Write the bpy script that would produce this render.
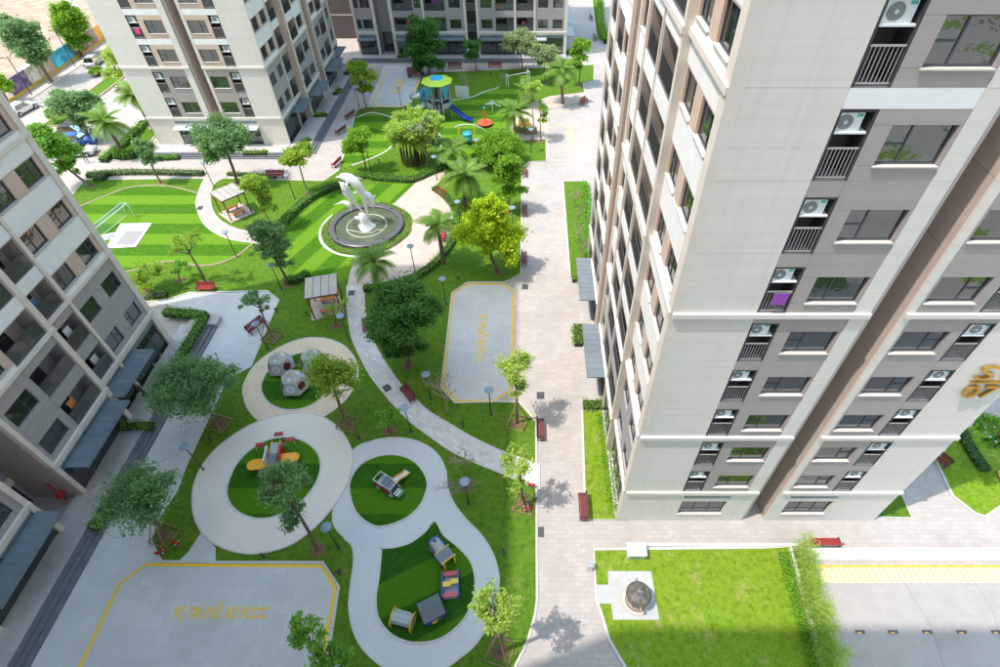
import bpy, math, random
import numpy as np
from mathutils import Vector, Matrix
from mathutils.geometry import tessellate_polygon

for o in list(bpy.data.objects):
    bpy.data.objects.remove(o, do_unlink=True)
scene = bpy.context.scene
col = scene.collection
R = math.radians
rng = random.Random(7)
nrg = np.random.default_rng(11)

# ---------------------------------------------------------------- camera
CAM_H, PITCH = 35.0, R(46.26)
FOC, CX, CY = 547.8, 530.1, 333.5           # measured on the 1000 x 667 photograph
cam_data = bpy.data.cameras.new('camera')
cam = bpy.data.objects.new('camera', cam_data)
col.objects.link(cam)
cam.location = (0, 0, CAM_H)
cam.rotation_euler = (R(90) - PITCH, 0, 0)
cam_data.sensor_width = 36.0
cam_data.lens = FOC / 1000 * 36.0
cam_data.shift_x = (500 - CX) / 1000
cam_data.clip_start = 0.1
cam_data.clip_end = 2000
scene.camera = cam

# ---------------------------------------------------------------- sky, sun, exposure
SUN_EL, SHADOW_AZ = R(65.5), R(19.5)           # shadows run towards +X, a little towards +Y
world = bpy.data.worlds.new('World')
scene.world = world
world.use_nodes = True
nt = world.node_tree
nt.nodes.clear()
sky = nt.nodes.new('ShaderNodeTexSky')
sky.sky_type = 'NISHITA'
sky.sun_disc = False
sky.sun_elevation = SUN_EL
sun_dir = Vector((-math.cos(SHADOW_AZ) * math.cos(SUN_EL), -math.sin(SHADOW_AZ) * math.cos(SUN_EL), math.sin(SUN_EL)))
sky.sun_rotation = math.atan2(sun_dir.x, sun_dir.y)
sky.air_density = 3.0
sky.ozone_density = 8.0
sky.dust_density = 3.2
sky.altitude = 20
bg = nt.nodes.new('ShaderNodeBackground')
bg.inputs['Strength'].default_value = 0.15
wo = nt.nodes.new('ShaderNodeOutputWorld')
nt.links.new(sky.outputs[0], bg.inputs[0])
nt.links.new(bg.outputs[0], wo.inputs[0])
sd = bpy.data.lights.new('sun', 'SUN')
sd.energy = 2.0
sd.angle = R(0.6)
sd.color = (1.0, 0.92, 0.83)
sun = bpy.data.objects.new('sun', sd)
col.objects.link(sun)
sun.rotation_euler = sun_dir.to_track_quat('Z', 'Y').to_euler()
sun.location = (-60, -20, 120)
scene.view_settings.view_transform = 'Standard'
scene.view_settings.look = 'None'
scene.view_settings.exposure = 1.26
scene.view_settings.gamma = 1.0
scene.cycles.max_bounces = 9
scene.cycles.diffuse_bounces = 6
scene.cycles.glossy_bounces = 3
scene.cycles.transmission_bounces = 4
scene.cycles.transparent_max_bounces = 8

# ---------------------------------------------------------------- pixel -> place
_c, _s = math.cos(PITCH), math.sin(PITCH)
def ray(x, y):
    r = (x - CX) / FOC; d = (y - CY) / FOC
    return r, _c - d * _s, -(_s + d * _c)
def P(x, y, z=0.0):
    """where the ray of photo pixel (x, y) meets height z"""
    a, b, c = ray(x, y); t = (z - CAM_H) / c
    return Vector((a * t, b * t, z))
def PY(x, y, Y):
    """where it meets the upright plane at distance Y"""
    a, b, c = ray(x, y); t = Y / b
    return Vector((a * t, Y, CAM_H + c * t))
def depth(X, Y, Z):
    return Y * _c - (Z - CAM_H) * _s
def mpp(v):
    return depth(v.x, v.y, v.z) / FOC      # metres per photo pixel at a place

# ---------------------------------------------------------------- objects
def tag(o, label=None, cat=None, group=None, kind=None):
    if label: o['label'] = label
    if cat: o['category'] = cat
    if group: o['group'] = group
    if kind: o['kind'] = kind
    return o
def empty(name, loc, rz=0.0, label=None, cat=None, group=None):
    o = bpy.data.objects.new(name, None)
    o.empty_display_size = 0.3
    o.location = loc; o.rotation_euler = (0, 0, rz)
    col.objects.link(o)
    return tag(o, label, cat, group)
def link(name, mesh, parent=None, loc=(0, 0, 0), rz=0.0):
    o = bpy.data.objects.new(name, mesh)
    o.location = loc
    if rz: o.rotation_euler = (0, 0, rz)
    if parent: o.parent = parent
    col.objects.link(o)
    return o
def copy_tree(o, parent=None):
    c = o.copy(); col.objects.link(c)
    if parent: c.parent = parent
    for ch in o.children: copy_tree(ch, c)
    return c

class MB:
    """collects simple solids into one mesh"""
    def __init__(s): s.v = []; s.f = []
    def add(s, vs, fs):
        k = len(s.v); s.v += [tuple(p) for p in vs]; s.f += [tuple(i + k for i in f) for f in fs]; return s
    def box(s, x0, x1, y0, y1, z0, z1, rz=0.0, c=(0, 0, 0), ry=0.0, rx=0.0):
        vs = [Vector((x, y, z)) for z in (z0, z1) for x, y in ((x0, y0), (x1, y0), (x1, y1), (x0, y1))]
        if rz or ry or rx or any(c):
            M = Matrix.Rotation(rz, 3, 'Z') @ Matrix.Rotation(ry, 3, 'Y') @ Matrix.Rotation(rx, 3, 'X')
            vs = [M @ v + Vector(c) for v in vs]
        return s.add(vs, [(3, 2, 1, 0), (4, 5, 6, 7), (0, 1, 5, 4), (1, 2, 6, 5), (2, 3, 7, 6), (3, 0, 4, 7)])
    def tube(s, pts, rads, n=8, caps=True):
        pts = [Vector(p) for p in pts]
        if not hasattr(rads, '__len__'): rads = [rads] * len(pts)
        rings = []; prev = None
        for i, p in enumerate(pts):
            t = (pts[min(i + 1, len(pts) - 1)] - pts[max(i - 1, 0)])
            if t.length < 1e-9: t = Vector((0, 0, 1))
            t.normalize()
            a = prev - t * prev.dot(t) if prev is not None else t.orthogonal()
            if a.length < 1e-6: a = t.orthogonal()
            a.normalize(); prev = a; b = t.cross(a)
            rings.append([p + (a * math.cos(2 * math.pi * k / n) + b * math.sin(2 * math.pi * k / n)) * rads[i] for k in range(n)])
        vs = [v for r in rings for v in r]; fs = []
        for i in range(len(pts) - 1):
            for k in range(n):
                fs.append((i * n + k, i * n + (k + 1) % n, (i + 1) * n + (k + 1) % n, (i + 1) * n + k))
        if caps:
            fs.append(tuple(reversed(range(n)))); fs.append(tuple(range((len(pts) - 1) * n, len(pts) * n)))
        return s.add(vs, fs)
    def lathe(s, prof, n=24, c=(0, 0, 0), a0=0.0):
        cx, cy, cz = c
        vs = [(cx + r * math.cos(a0 + 2 * math.pi * k / n), cy + r * math.sin(a0 + 2 * math.pi * k / n), cz + z) for r, z in prof for k in range(n)]
        fs = [(i * n + k, i * n + (k + 1) % n, (i + 1) * n + (k + 1) % n, (i + 1) * n + k) for i in range(len(prof) - 1) for k in range(n)]
        fs.append(tuple(reversed(range(n)))); fs.append(tuple(range((len(prof) - 1) * n, len(prof) * n)))
        return s.add(vs, fs)
    def prism(s, poly, z0, z1):
        n = len(poly)
        vs = [(x, y, z0) for x, y in poly] + [(x, y, z1) for x, y in poly]
        tri = tessellate_polygon([[Vector((x, y, 0)) for x, y in poly]])
        fs = []
        for a, b, c in tri:
            pa, pb, pc = poly[a], poly[b], poly[c]
            if (pb[0] - pa[0]) * (pc[1] - pa[1]) - (pb[1] - pa[1]) * (pc[0] - pa[0]) < 0: b, c = c, b
            fs.append((a + n, b + n, c + n))
        area = sum(poly[i][0] * poly[(i + 1) % n][1] - poly[(i + 1) % n][0] * poly[i][1] for i in range(n))
        for i in range(n):
            j = (i + 1) % n
            fs.append((i, j, j + n, i + n) if area > 0 else (j, i, i + n, j + n))
        return s.add(vs, fs)
    def ribbon(s, pts, w, z0, z1, closed=False):
        n = len(pts); L = []; Rr = []
        for i in range(n):
            a = Vector(pts[(i - 1) % n] if closed or i else pts[0]); b = Vector(pts[(i + 1) % n] if closed or i < n - 1 else pts[-1])
            t = Vector((b[0] - a[0], b[1] - a[1])); t = t.normalized() if t.length else Vector((1, 0))
            nn = Vector((-t.y, t.x)) * (w / 2); p = Vector((pts[i][0], pts[i][1]))
            L.append(p + nn); Rr.append(p - nn)
        for i in range(n if closed else n - 1):
            j = (i + 1) % n
            q = [L[i], Rr[i], Rr[j], L[j]]
            s.add([(p.x, p.y, z0) for p in q] + [(p.x, p.y, z1) for p in q],
                  [(4, 5, 6, 7), (0, 4, 7, 3), (1, 2, 6, 5)] + ([] if closed else [(0, 1, 5, 4), (2, 3, 7, 6)]))
        return s
    def ball(s, c, r, n=10, m=7):
        rx, ry, rz = r if hasattr(r, '__len__') else (r, r, r)
        prof = [(math.sin(math.pi * i / m), -math.cos(math.pi * i / m)) for i in range(m + 1)]
        vs = [(c[0] + a * rx * math.cos(2 * math.pi * k / n), c[1] + a * ry * math.sin(2 * math.pi * k / n), c[2] + b * rz) for a, b in prof for k in range(n)]
        fs = [(i * n + k, i * n + (k + 1) % n, (i + 1) * n + (k + 1) % n, (i + 1) * n + k) for i in range(m) for k in range(n)]
        return s.add(vs, fs)
    def mesh(s, name, mat, smooth=False):
        me = bpy.data.meshes.new(name); me.from_pydata(s.v, [], s.f)
        if mat: me.materials.append(mat)
        if smooth: me.polygons.foreach_set('use_smooth', [True] * len(me.polygons))
        me.update(); return me
    def build(s, name, mat, parent=None, loc=(0, 0, 0), rz=0.0, smooth=False):
        return link(name, s.mesh(name, mat, smooth), parent, loc, rz)

def spline(pts, closed=True, n=6):
    """Catmull-Rom through points"""
    pts = [Vector(p[:2]) for p in pts]; N = len(pts); out = []
    for i in range(N if closed else N - 1):
        p0 = pts[(i - 1) % N] if closed else pts[max(i - 1, 0)]; p1 = pts[i]
        p2 = pts[(i + 1) % N]; p3 = pts[(i + 2) % N] if closed else pts[min(i + 2, N - 1)]
        for k in range(n):
            t = k / n
            out.append(0.5 * ((2 * p1) + (p2 - p0) * t + (2 * p0 - 5 * p1 + 4 * p2 - p3) * t * t + (3 * p1 - p0 - 3 * p2 + p3) * t ** 3))
    if not closed: out.append(pts[-1])
    return [(p.x, p.y) for p in out]
def ground(px): return [(p.x, p.y) for p in (P(*q) for q in px)]

# ---------------------------------------------------------------- materials
MATS = {}
def nodes_of(m):
    m.use_nodes = True
    return m.node_tree, m.node_tree.nodes['Principled BSDF']
def N(t, kind, **kw):
    n = t.nodes.new(kind)
    for k, v in kw.items():
        if k in n.inputs.keys(): n.inputs[k].default_value = v
        else: setattr(n, k, v)
    return n
def lerp_mix(t, fac, a, b, mode='MIX'):
    m = t.nodes.new('ShaderNodeMix'); m.data_type = 'RGBA'; m.blend_type = mode
    for sock, v in ((m.inputs[0], fac), (m.inputs[6], a), (m.inputs[7], b)):
        if hasattr(v, 'is_output'): t.links.new(v, sock)
        elif isinstance(v, (int, float)): sock.default_value = v
        else: sock.default_value = (*v, 1) if len(v) == 3 else v
    return m.outputs[2]
def ramp(t, src, a, b):
    m = t.nodes.new('ShaderNodeMapRange'); m.inputs[1].default_value = a; m.inputs[2].default_value = b
    t.links.new(src, m.inputs[0]); return m.outputs[0]
def pos(t): return t.nodes.new('ShaderNodeNewGeometry').outputs['Position']
def noise(t, vec, scale, detail=4, rough=.6):
    n = N(t, 'ShaderNodeTexNoise', Scale=scale, Detail=detail, Roughness=rough)
    t.links.new(vec, n.inputs['Vector']); return n.outputs[0]
def bump(t, b, h, strength, dist=.02):
    n = N(t, 'ShaderNodeBump', Strength=strength, Distance=dist)
    t.links.new(h, n.inputs['Height']); t.links.new(n.outputs[0], b.inputs['Normal'])
def mat(name, c, rough=.6, var=.12, scale=2.0, metal=0.0, spec=.5, bmp=0.0, stain=0.0):
    """a painted, moulded or cast surface with uneven tone"""
    if name in MATS: return MATS[name]
    m = bpy.data.materials.new(name); t, b = nodes_of(m); p = pos(t)
    f = noise(t, p, scale)
    lo = [x * (1 - var) for x in c]; hi = [min(1, x * (1 + var)) for x in c]
    colr = lerp_mix(t, ramp(t, f, .3, .7), lo, hi)
    if stain:
        g = noise(t, p, .35, 6, .7)
        colr = lerp_mix(t, ramp(t, g, .52, .75), colr, [x * (1 - stain) for x in c])
    t.links.new(colr, b.inputs['Base Color'])
    b.inputs['Roughness'].default_value = rough; b.inputs['Metallic'].default_value = metal
    b.inputs['Specular IOR Level'].default_value = spec
    if bmp: bump(t, b, noise(t, p, scale * 12), bmp)
    MATS[name] = m; return m
def paving(name, c, bw=.6, bh=.6, line=.82, offset=.5, var=.1, stain=.14, rot=0.0):
    m = bpy.data.materials.new(name); t, b = nodes_of(m); p = pos(t)
    mp = N(t, 'ShaderNodeMapping'); mp.inputs['Rotation'].default_value = (0, 0, rot); t.links.new(p, mp.inputs[0])
    br = N(t, 'ShaderNodeTexBrick', Scale=1.0, offset=offset)
    br.inputs['Mortar Size'].default_value = .012; br.inputs['Mortar Smooth'].default_value = .3
    br.inputs['Brick Width'].default_value = bw; br.inputs['Row Height'].default_value = bh
    br.inputs['Color1'].default_value = (*[x * (1 - var) for x in c], 1)
    br.inputs['Color2'].default_value = (*[min(1, x * (1 + var)) for x in c], 1)
    br.inputs['Mortar'].default_value = (*[x * line for x in c], 1)
    t.links.new(mp.outputs[0], br.inputs['Vector'])
    g = noise(t, p, .22, 8, .72); g2 = noise(t, p, 3.0, 5, .7)
    cc = lerp_mix(t, ramp(t, g, .45, .8), br.outputs[0], [x * (1 - stain * 1.8) for x in c])
    cc = lerp_mix(t, ramp(t, g2, .4, .9), cc, [x * (1 - stain) for x in c])
    t.links.new(cc, b.inputs['Base Color']); b.inputs['Roughness'].default_value = .8
    b.inputs['Specular IOR Level'].default_value = .25
    bump(t, b, g2, .15, .01)
    MATS[name] = m; return m
def grass(name, dark, light, dry=None, stripes=None):
    """stripes = (angle, width, phase, other_dark, other_light): turf laid in two shades"""
    m = bpy.data.materials.new(name); t, b = nodes_of(m); p = pos(t)
    f1 = noise(t, p, 9.0, 6, .75); f2 = noise(t, p, .45, 5, .65)
    def tone(d, l): return lerp_mix(t, ramp(t, f1, .3, .72), d, l)
    c = tone(dark, light)
    c = lerp_mix(t, ramp(t, f2, .35, .75), c, [x * .72 for x in light])
    f6 = noise(t, p, 2.6, 6, .75)
    c = lerp_mix(t, ramp(t, f6, .46, .78), c, [x * .6 for x in dark])
    if stripes:
        ang, wd, ph, d2, l2 = stripes
        mp = N(t, 'ShaderNodeMapping'); mp.inputs['Rotation'].default_value = (0, 0, ang); t.links.new(p, mp.inputs[0])
        sx = N(t, 'ShaderNodeSeparateXYZ'); t.links.new(mp.outputs[0], sx.inputs[0])
        wob = N(t, 'ShaderNodeMath', operation='MULTIPLY_ADD'); t.links.new(noise(t, p, 1.2, 2), wob.inputs[0]); wob.inputs[1].default_value = .12; t.links.new(sx.outputs[1], wob.inputs[2])
        a = N(t, 'ShaderNodeMath', operation='ADD'); t.links.new(wob.outputs[0], a.inputs[0]); a.inputs[1].default_value = ph + 1000 * wd * 2
        d = N(t, 'ShaderNodeMath', operation='DIVIDE'); t.links.new(a.outputs[0], d.inputs[0]); d.inputs[1].default_value = wd * 2
        fr = N(t, 'ShaderNodeMath', operation='FRACT'); t.links.new(d.outputs[0], fr.inputs[0])
        gt = N(t, 'ShaderNodeMath', operation='GREATER_THAN'); t.links.new(fr.outputs[0], gt.inputs[0]); gt.inputs[1].default_value = .5
        c = lerp_mix(t, gt.outputs[0], c, tone(d2, l2))
    if dry:
        f3 = noise(t, p, .55, 6, .68); f4 = noise(t, p, 2.2, 4, .7)
        mm = N(t, 'ShaderNodeMath', operation='MULTIPLY'); t.links.new(ramp(t, f3, .54, .74), mm.inputs[0]); t.links.new(ramp(t, f4, .42, .62), mm.inputs[1])
        c = lerp_mix(t, mm.outputs[0], c, dry)
    t.links.new(c, b.inputs['Base Color']); b.inputs['Roughness'].default_value = .9
    b.inputs['Specular IOR Level'].default_value = .1
    bump(t, b, f1, .9, .06)
    MATS[name] = m; return m
def leafmat(name, a, b_, trans=.42):
    m = bpy.data.materials.new(name); m.use_nodes = True; t = m.node_tree; t.nodes.clear()
    g = t.nodes.new('ShaderNodeNewGeometry')
    f = N(t, 'ShaderNodeMath', operation='ADD'); f.inputs[1].default_value = -.12
    n = noise(t, g.outputs['Position'], 1.1, 3)
    mul = N(t, 'ShaderNodeMath', operation='MULTIPLY_ADD'); t.links.new(g.outputs['Random Per Island'], mul.inputs[0]); mul.inputs[1].default_value = .55; t.links.new(n, mul.inputs[2])
    t.links.new(mul.outputs[0], f.inputs[0])
    c = lerp_mix(t, ramp(t, f.outputs[0], .2, .85), a, b_)
    d = N(t, 'ShaderNodeBsdfPrincipled', Roughness=.5); d.inputs['Specular IOR Level'].default_value = .3; t.links.new(c, d.inputs['Base Color'])
    tr = t.nodes.new('ShaderNodeBsdfTranslucent'); t.links.new(lerp_mix(t, .5, c, (min(1, b_[0] * 1.6), min(1, b_[1] * 1.5), b_[2])), tr.inputs[0])
    mx = t.nodes.new('ShaderNodeMixShader'); mx.inputs[0].default_value = trans
    t.links.new(d.outputs[0], mx.inputs[1]); t.links.new(tr.outputs[0], mx.inputs[2])
    o = t.nodes.new('ShaderNodeOutputMaterial'); t.links.new(mx.outputs[0], o.inputs[0])
    MATS[name] = m; return m
def glassmat(name, tint, refl=.25, see=.55):
    """tinted pane: partly see-through, partly mirror"""
    m = bpy.data.materials.new(name); m.use_nodes = True; t = m.node_tree; t.nodes.clear()
    tr = t.nodes.new('ShaderNodeBsdfTransparent'); tr.inputs[0].default_value = (*[min(1, x * 6) * see for x in tint], 1)
    df = t.nodes.new('ShaderNodeBsdfDiffuse'); df.inputs[0].default_value = (*tint, 1)
    gl = t.nodes.new('ShaderNodeBsdfGlossy'); gl.inputs['Roughness'].default_value = .03; gl.inputs[0].default_value = (.9, .95, .95, 1)
    bp = N(t, 'ShaderNodeBump', Strength=.10, Distance=.06); t.links.new(noise(t, pos(t), 2.2, 2, .5), bp.inputs['Height']); t.links.new(bp.outputs[0], gl.inputs['Normal'])
    m1 = t.nodes.new('ShaderNodeMixShader'); m1.inputs[0].default_value = .5
    t.links.new(tr.outputs[0], m1.inputs[1]); t.links.new(df.outputs[0], m1.inputs[2])
    lw = t.nodes.new('ShaderNodeFresnel'); lw.inputs[0].default_value = 1.5
    ad = N(t, 'ShaderNodeMath', operation='ADD'); ad.use_clamp = True; t.links.new(lw.outputs[0], ad.inputs[0]); ad.inputs[1].default_value = refl
    m2 = t.nodes.new('ShaderNodeMixShader'); t.links.new(ad.outputs[0], m2.inputs[0])
    t.links.new(m1.outputs[0], m2.inputs[1]); t.links.new(gl.outputs[0], m2.inputs[2])
    o = t.nodes.new('ShaderNodeOutputMaterial'); t.links.new(m2.outputs[0], o.inputs[0])
    MATS[name] = m; return m
def cladding(name, c, pitch=.12, var=.05):
    """ribbed render board: fine horizontal grooves"""
    m = bpy.data.materials.new(name); t, b = nodes_of(m); p = pos(t)
    mp = N(t, 'ShaderNodeMapping'); mp.inputs['Scale'].default_value = (.15, .15, 6.0); t.links.new(p, mp.inputs[0])
    f = noise(t, mp.outputs[0], 1.0, 4, .6); g = noise(t, p, .5, 6, .7)
    cc = lerp_mix(t, ramp(t, f, .3, .7), [x * (1 - var) for x in c], [min(1, x * (1 + var)) for x in c])
    mp2 = N(t, 'ShaderNodeMapping'); mp2.inputs['Scale'].default_value = (2.6, 2.6, .10); t.links.new(p, mp2.inputs[0])
    st = noise(t, mp2.outputs[0], 1.0, 6, .7)
    cc = lerp_mix(t, ramp(t, st, .5, .85), cc, [x * .86 for x in c])
    cc = lerp_mix(t, ramp(t, g, .5, .8), cc, [x * .93 for x in c])
    w = N(t, 'ShaderNodeTexWave', bands_direction='Z', Scale=1.0 / (pitch * 20) * 6.283 / 2)
    t.links.new(p, w.inputs['Vector'])
    t.links.new(cc, b.inputs['Base Color']); b.inputs['Roughness'].default_value = .75; b.inputs['Specular IOR Level'].default_value = .3
    bump(t, b, w.outputs[1], .10, .006)
    MATS[name] = m; return m

PAV = paving('plaza paving', (.425, .385, .36), .6, .3, .74, var=.07, stain=.17)
BAY = paving('bay paving', (.54, .545, .55), .8, .8, .86, 0.0, var=.05)  # grey grid slabs, tone lightened and cooled to make up for dark shade
SPATH = paving('paver path', (.58, .565, .55), .5, .22, .7, .5, .16, .12, .6)
PINK = paving('pink paving', (.50, .415, .36), .5, .5, .8)
TAN = mat('tan rubber path', (.66, .54, .39), .85, .1, 5, stain=.25, bmp=.1)
WGREY = mat('warm grey path', (.66, .62, .56), .8, .05, 7, stain=.1, bmp=.1)
CGREY = mat('cool grey path', (.53, .55, .57), .8, .05, 7, stain=.1, bmp=.1)
KERB = mat('kerb stone', (.52, .50, .47), .8, .1, 3)
STEPM = mat('dark step stone', (.13, .14, .155), .6, .15, 2)
ROADM = mat('concrete road', (.345, .32, .30), .85, .06, 1.2, stain=.16)
SAND = mat('bare sand', (.36, .27, .20), .95, .3, .5, stain=.45, bmp=.5)
SOIL = mat('soil', (.16, .10, .055), .95, .25, 3, bmp=.4)
YEL = mat('yellow line paint', (.80, .52, .03), .7, .10, 4, stain=.15)
LAWN = grass('lawn grass', (.045, .125, .010), (.145, .265, .024), dry=(.20, .21, .05))
LAWNDRY = grass('worn lawn', (.10, .20, .010), (.26, .39, .030), dry=(.36, .32, .12))
DT, LT = ((.042, .132, .007), (.078, .205, .012)), ((.080, .188, .010), (.150, .29, .020))
TURF_A = grass('striped turf', DT[0], DT[1], stripes=(0.0, 1.87, -55.72, LT[0], LT[1]))
TURF_B = grass('diagonal turf', DT[0], DT[1], stripes=(R(-67), 1.75, 0.6, LT[0], LT[1]))
TURF_C = grass('play turf', (.022, .095, .006), (.045, .15, .009), stripes=(0.0, 1.9, .4, (.04, .13, .006), (.09, .22, .010)))
TURF_D = grass('kidney turf', (.018, .080, .006), (.036, .125, .009), stripes=(R(-28), 2.0, .9, (.035, .12, .006), (.08, .20, .010)))

# ---------------------------------------------------------------- ground
def sheet(name, poly, z, m, kind='structure', parent=None):
    o = MB().prism(poly, z - .04, z).build(name, m, parent)
    if kind and not parent: o['kind'] = kind
    return o
g_obj = MB().add([(-400, -120, 0), (300, -120, 0), (300, 500, 0), (-400, 500, 0)], [(0, 1, 2, 3)]).build('ground', PAV)
g_obj['kind'] = 'structure'

LAWN_PX = [(505, 690), (515, 667), (528, 640), (535, 615), (537, 600), (536.5, 500), (536, 422), (519.5, 402.5), (497, 401.8), (455, 403), (441, 388), (447, 340), (452, 293), (468, 282.5), (504, 282.5), (508, 281), (521, 274), (522, 168), (529, 162), (546.5, 161.5), (545.5, 108), (548, 97.5), (585, 95.5), (583, 83), (594, 81), (594, 65), (560, 67), (437, 72.5), (421, 78), (411.5, 103), (402, 107.5), (376, 107.2), (364, 107.5), (356, 111), (348.5, 142), (338, 171), (324, 181), (217, 178.5), (86, 180), (73, 194), (20, 240), (60, 308), (149, 302), (169, 299.5), (189, 293), (243, 291.6), (267, 291), (279, 300), (251, 367), (227.5, 379), (186, 467), (177, 491), (156, 524), (151.5, 542), (162, 561.5), (216, 562.5), (323, 562.5), (339, 587), (331, 640), (322, 690)]
lawn_poly = ground(LAWN_PX)
sheet('lawn', lawn_poly, .05, LAWN)
MB().ribbon(lawn_poly, .14, 0, .075, True).build('kerb', KERB)['kind'] = 'structure'

def zoompts(pts, ox, oy, sc): return [(ox + x / sc, oy + y / sc) for x, y in pts]
def path(name, px, z, m, smooth=True, edge=True, closed=True):
    g = ground(px)
    if smooth: g = spline(g)
    sheet(name, g, z, m)
    if edge: MB().ribbon(g, .10, .02, z + .012, True).build('path_edging', KERB)['kind'] = 'structure'
    return g
ring2 = [(192.7, 500), (196, 480), (207, 460), (225, 442), (250, 426), (275, 417), (299, 413.5), (322, 417), (340, 430), (351, 448), (353, 462), (347, 485), (335, 505), (318, 525), (295, 543), (270, 552), (247.5, 554), (225, 549), (207, 538), (196, 521)]
ring2i = zoompts([(175, 345), (185, 295), (215, 235), (265, 185), (330, 150), (400, 140), (460, 155), (505, 190), (523, 240), (510, 300), (470, 360), (420, 405), (350, 435), (290, 442), (230, 425), (190, 390)], 180, 400, 3.706)
ring1 = zoompts([(80, 440), (95, 370), (150, 280), (240, 205), (350, 145), (450, 115), (520, 110), (610, 122), (700, 165), (760, 240), (778, 310), (765, 390), (700, 490), (600, 570), (480, 625), (330, 645), (200, 625), (115, 550)], 230, 320, 6.067)
ring1i = zoompts([(192, 430), (200, 370), (245, 300), (330, 240), (450, 200), (560, 210), (620, 260), (630, 330), (600, 420), (540, 490), (460, 535), (380, 550), (300, 540), (230, 500)], 230, 320, 6.067)
kid = [(352.7, 452), (372, 441.5), (397, 438), (420, 442.6), (437, 454), (445.5, 470), (447.6, 487), (454, 503.5), (466.5, 520), (481, 535), (492, 552), (498, 570), (499, 584), (495, 605), (489, 622), (477, 643), (460, 658), (439, 672), (415, 678), (392, 672), (374, 660), (361, 646), (353, 629), (349.3, 608), (351, 585), (354, 561), (352, 546), (345, 539), (333, 521), (338, 490)]
kid_c = zoompts([(93, 290), (105, 225), (150, 165), (220, 130), (300, 120), (375, 137), (430, 180), (463, 245), (455, 310), (420, 375), (350, 430), (250, 463), (180, 445), (120, 385)], 330, 430, 4.762)
kid_i = [(435, 521.3), (443.4, 535), (456, 545.5), (466.5, 556), (472.8, 566.5), (475.5, 582.5), (473.8, 599.3), (466.5, 616), (456, 628.7), (441.3, 639), (424.5, 643.4), (407.7, 642.4), (393, 636), (383.5, 626.6), (377.2, 614), (376.2, 597), (379.3, 576), (381.5, 552), (382, 549), (395, 547.6), (409.8, 543.4), (424.5, 533)]
path('play_path', kid, .070, CGREY)
path('play_path', ring1, .078, TAN)
path('play_path', ring2, .096, WGREY)
for nm, px, m in (('turf', ring2i, TURF_C), ('turf', ring1i, TURF_C), ('turf', kid_c, TURF_C), ('turf', kid_i, TURF_D)):
    g = spline(ground(px), True, 6)
    sheet(nm, g, .104, m)
    MB().ribbon(g, .12, .02, .114, True).build('path_edging', KERB)['kind'] = 'structure'
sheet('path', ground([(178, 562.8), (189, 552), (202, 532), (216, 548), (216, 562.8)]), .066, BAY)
SL = [(347.3, 286), (347, 305), (349, 323), (352.6, 339.7), (361, 358.6), (371.5, 377.5), (387, 397.3), (400, 412), (414.6, 425.6), (433.5, 439.3), (450, 450.8), (469, 460.2), (486, 467.6), (505, 475), (540, 490)]
SR = [(364, 286), (365, 308), (368, 325), (373.6, 341.8), (384, 360.7), (396.7, 379.6), (409, 394.3), (416, 400), (429, 412), (448, 423.5), (469, 436), (486, 444.5), (503, 452), (540, 466)]
sl = spline(ground(SL), False, 5); sr = spline(ground(SR), False, 5)
sheet('paver_path', sl + sr[::-1], .074, SPATH)
for e in (sl, sr): MB().ribbon(e, .12, .02, .095).build('path_edging', KERB)['kind'] = 'structure'
plz = ground([(347.3, 288), (350, 272), (354, 262), (358, 250), (330, 225), (380, 205), (394, 204), (415.5, 183.5), (432, 175), (449, 169), (457.5, 164), (495, 151), (509, 139), (508, 125), (512, 114), (518, 108), (533, 102.5), (550, 96.5), (590, 92), (590, 101), (551, 109), (546, 112), (547, 140), (522, 141), (500, 153), (466, 167), (445, 177), (432, 189), (440, 196), (450, 207), (455, 222), (452, 240), (440, 258), (420, 275), (395, 285), (364, 291)])
sheet('fountain_plaza', plz, .067, PINK)
gp_l = [(205, 178), (197, 198), (198, 212), (207, 227.5), (227.5, 239), (253, 243), (276, 246)]
gp_r = [(227, 177), (214, 185), (210.6, 200.5), (216, 216), (232, 227.5), (257, 234), (280, 239)]
gl = spline(ground(gp_l), False, 5); gr = spline(ground(gp_r), False, 5)
sheet('garden_path', gl + gr[::-1], .070, PAV)
for e in (gl, gr): MB().ribbon(e, .10, .02, .085).build('path_edging', KERB)['kind'] = 'structure'
# striped lens lawn, its brick edging
top_arc = spline(ground([(45, 226), (81, 207), (104, 197), (126, 189), (146.5, 186), (171, 187), (197, 193.5)]), False, 5)
bot_arc = spline(ground([(253, 244), (236.5, 256.7), (216, 264.6), (198, 266), (176, 262), (160, 263), (144, 267), (128, 272), (95, 276)]), False, 5)
lens = top_arc + spline(ground([(197, 198), (198, 212), (207, 227.5), (227.5, 239), (253, 243)]), False, 5) + bot_arc
sheet('turf', lens, .062, TURF_A)
BRK = mat('brick edging', (.30, .22, .16), .85, .2, 6)
for e in (top_arc, bot_arc): MB().ribbon(e, .22, .02, .10).build('lawn_edging', BRK)['kind'] = 'structure'
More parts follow.
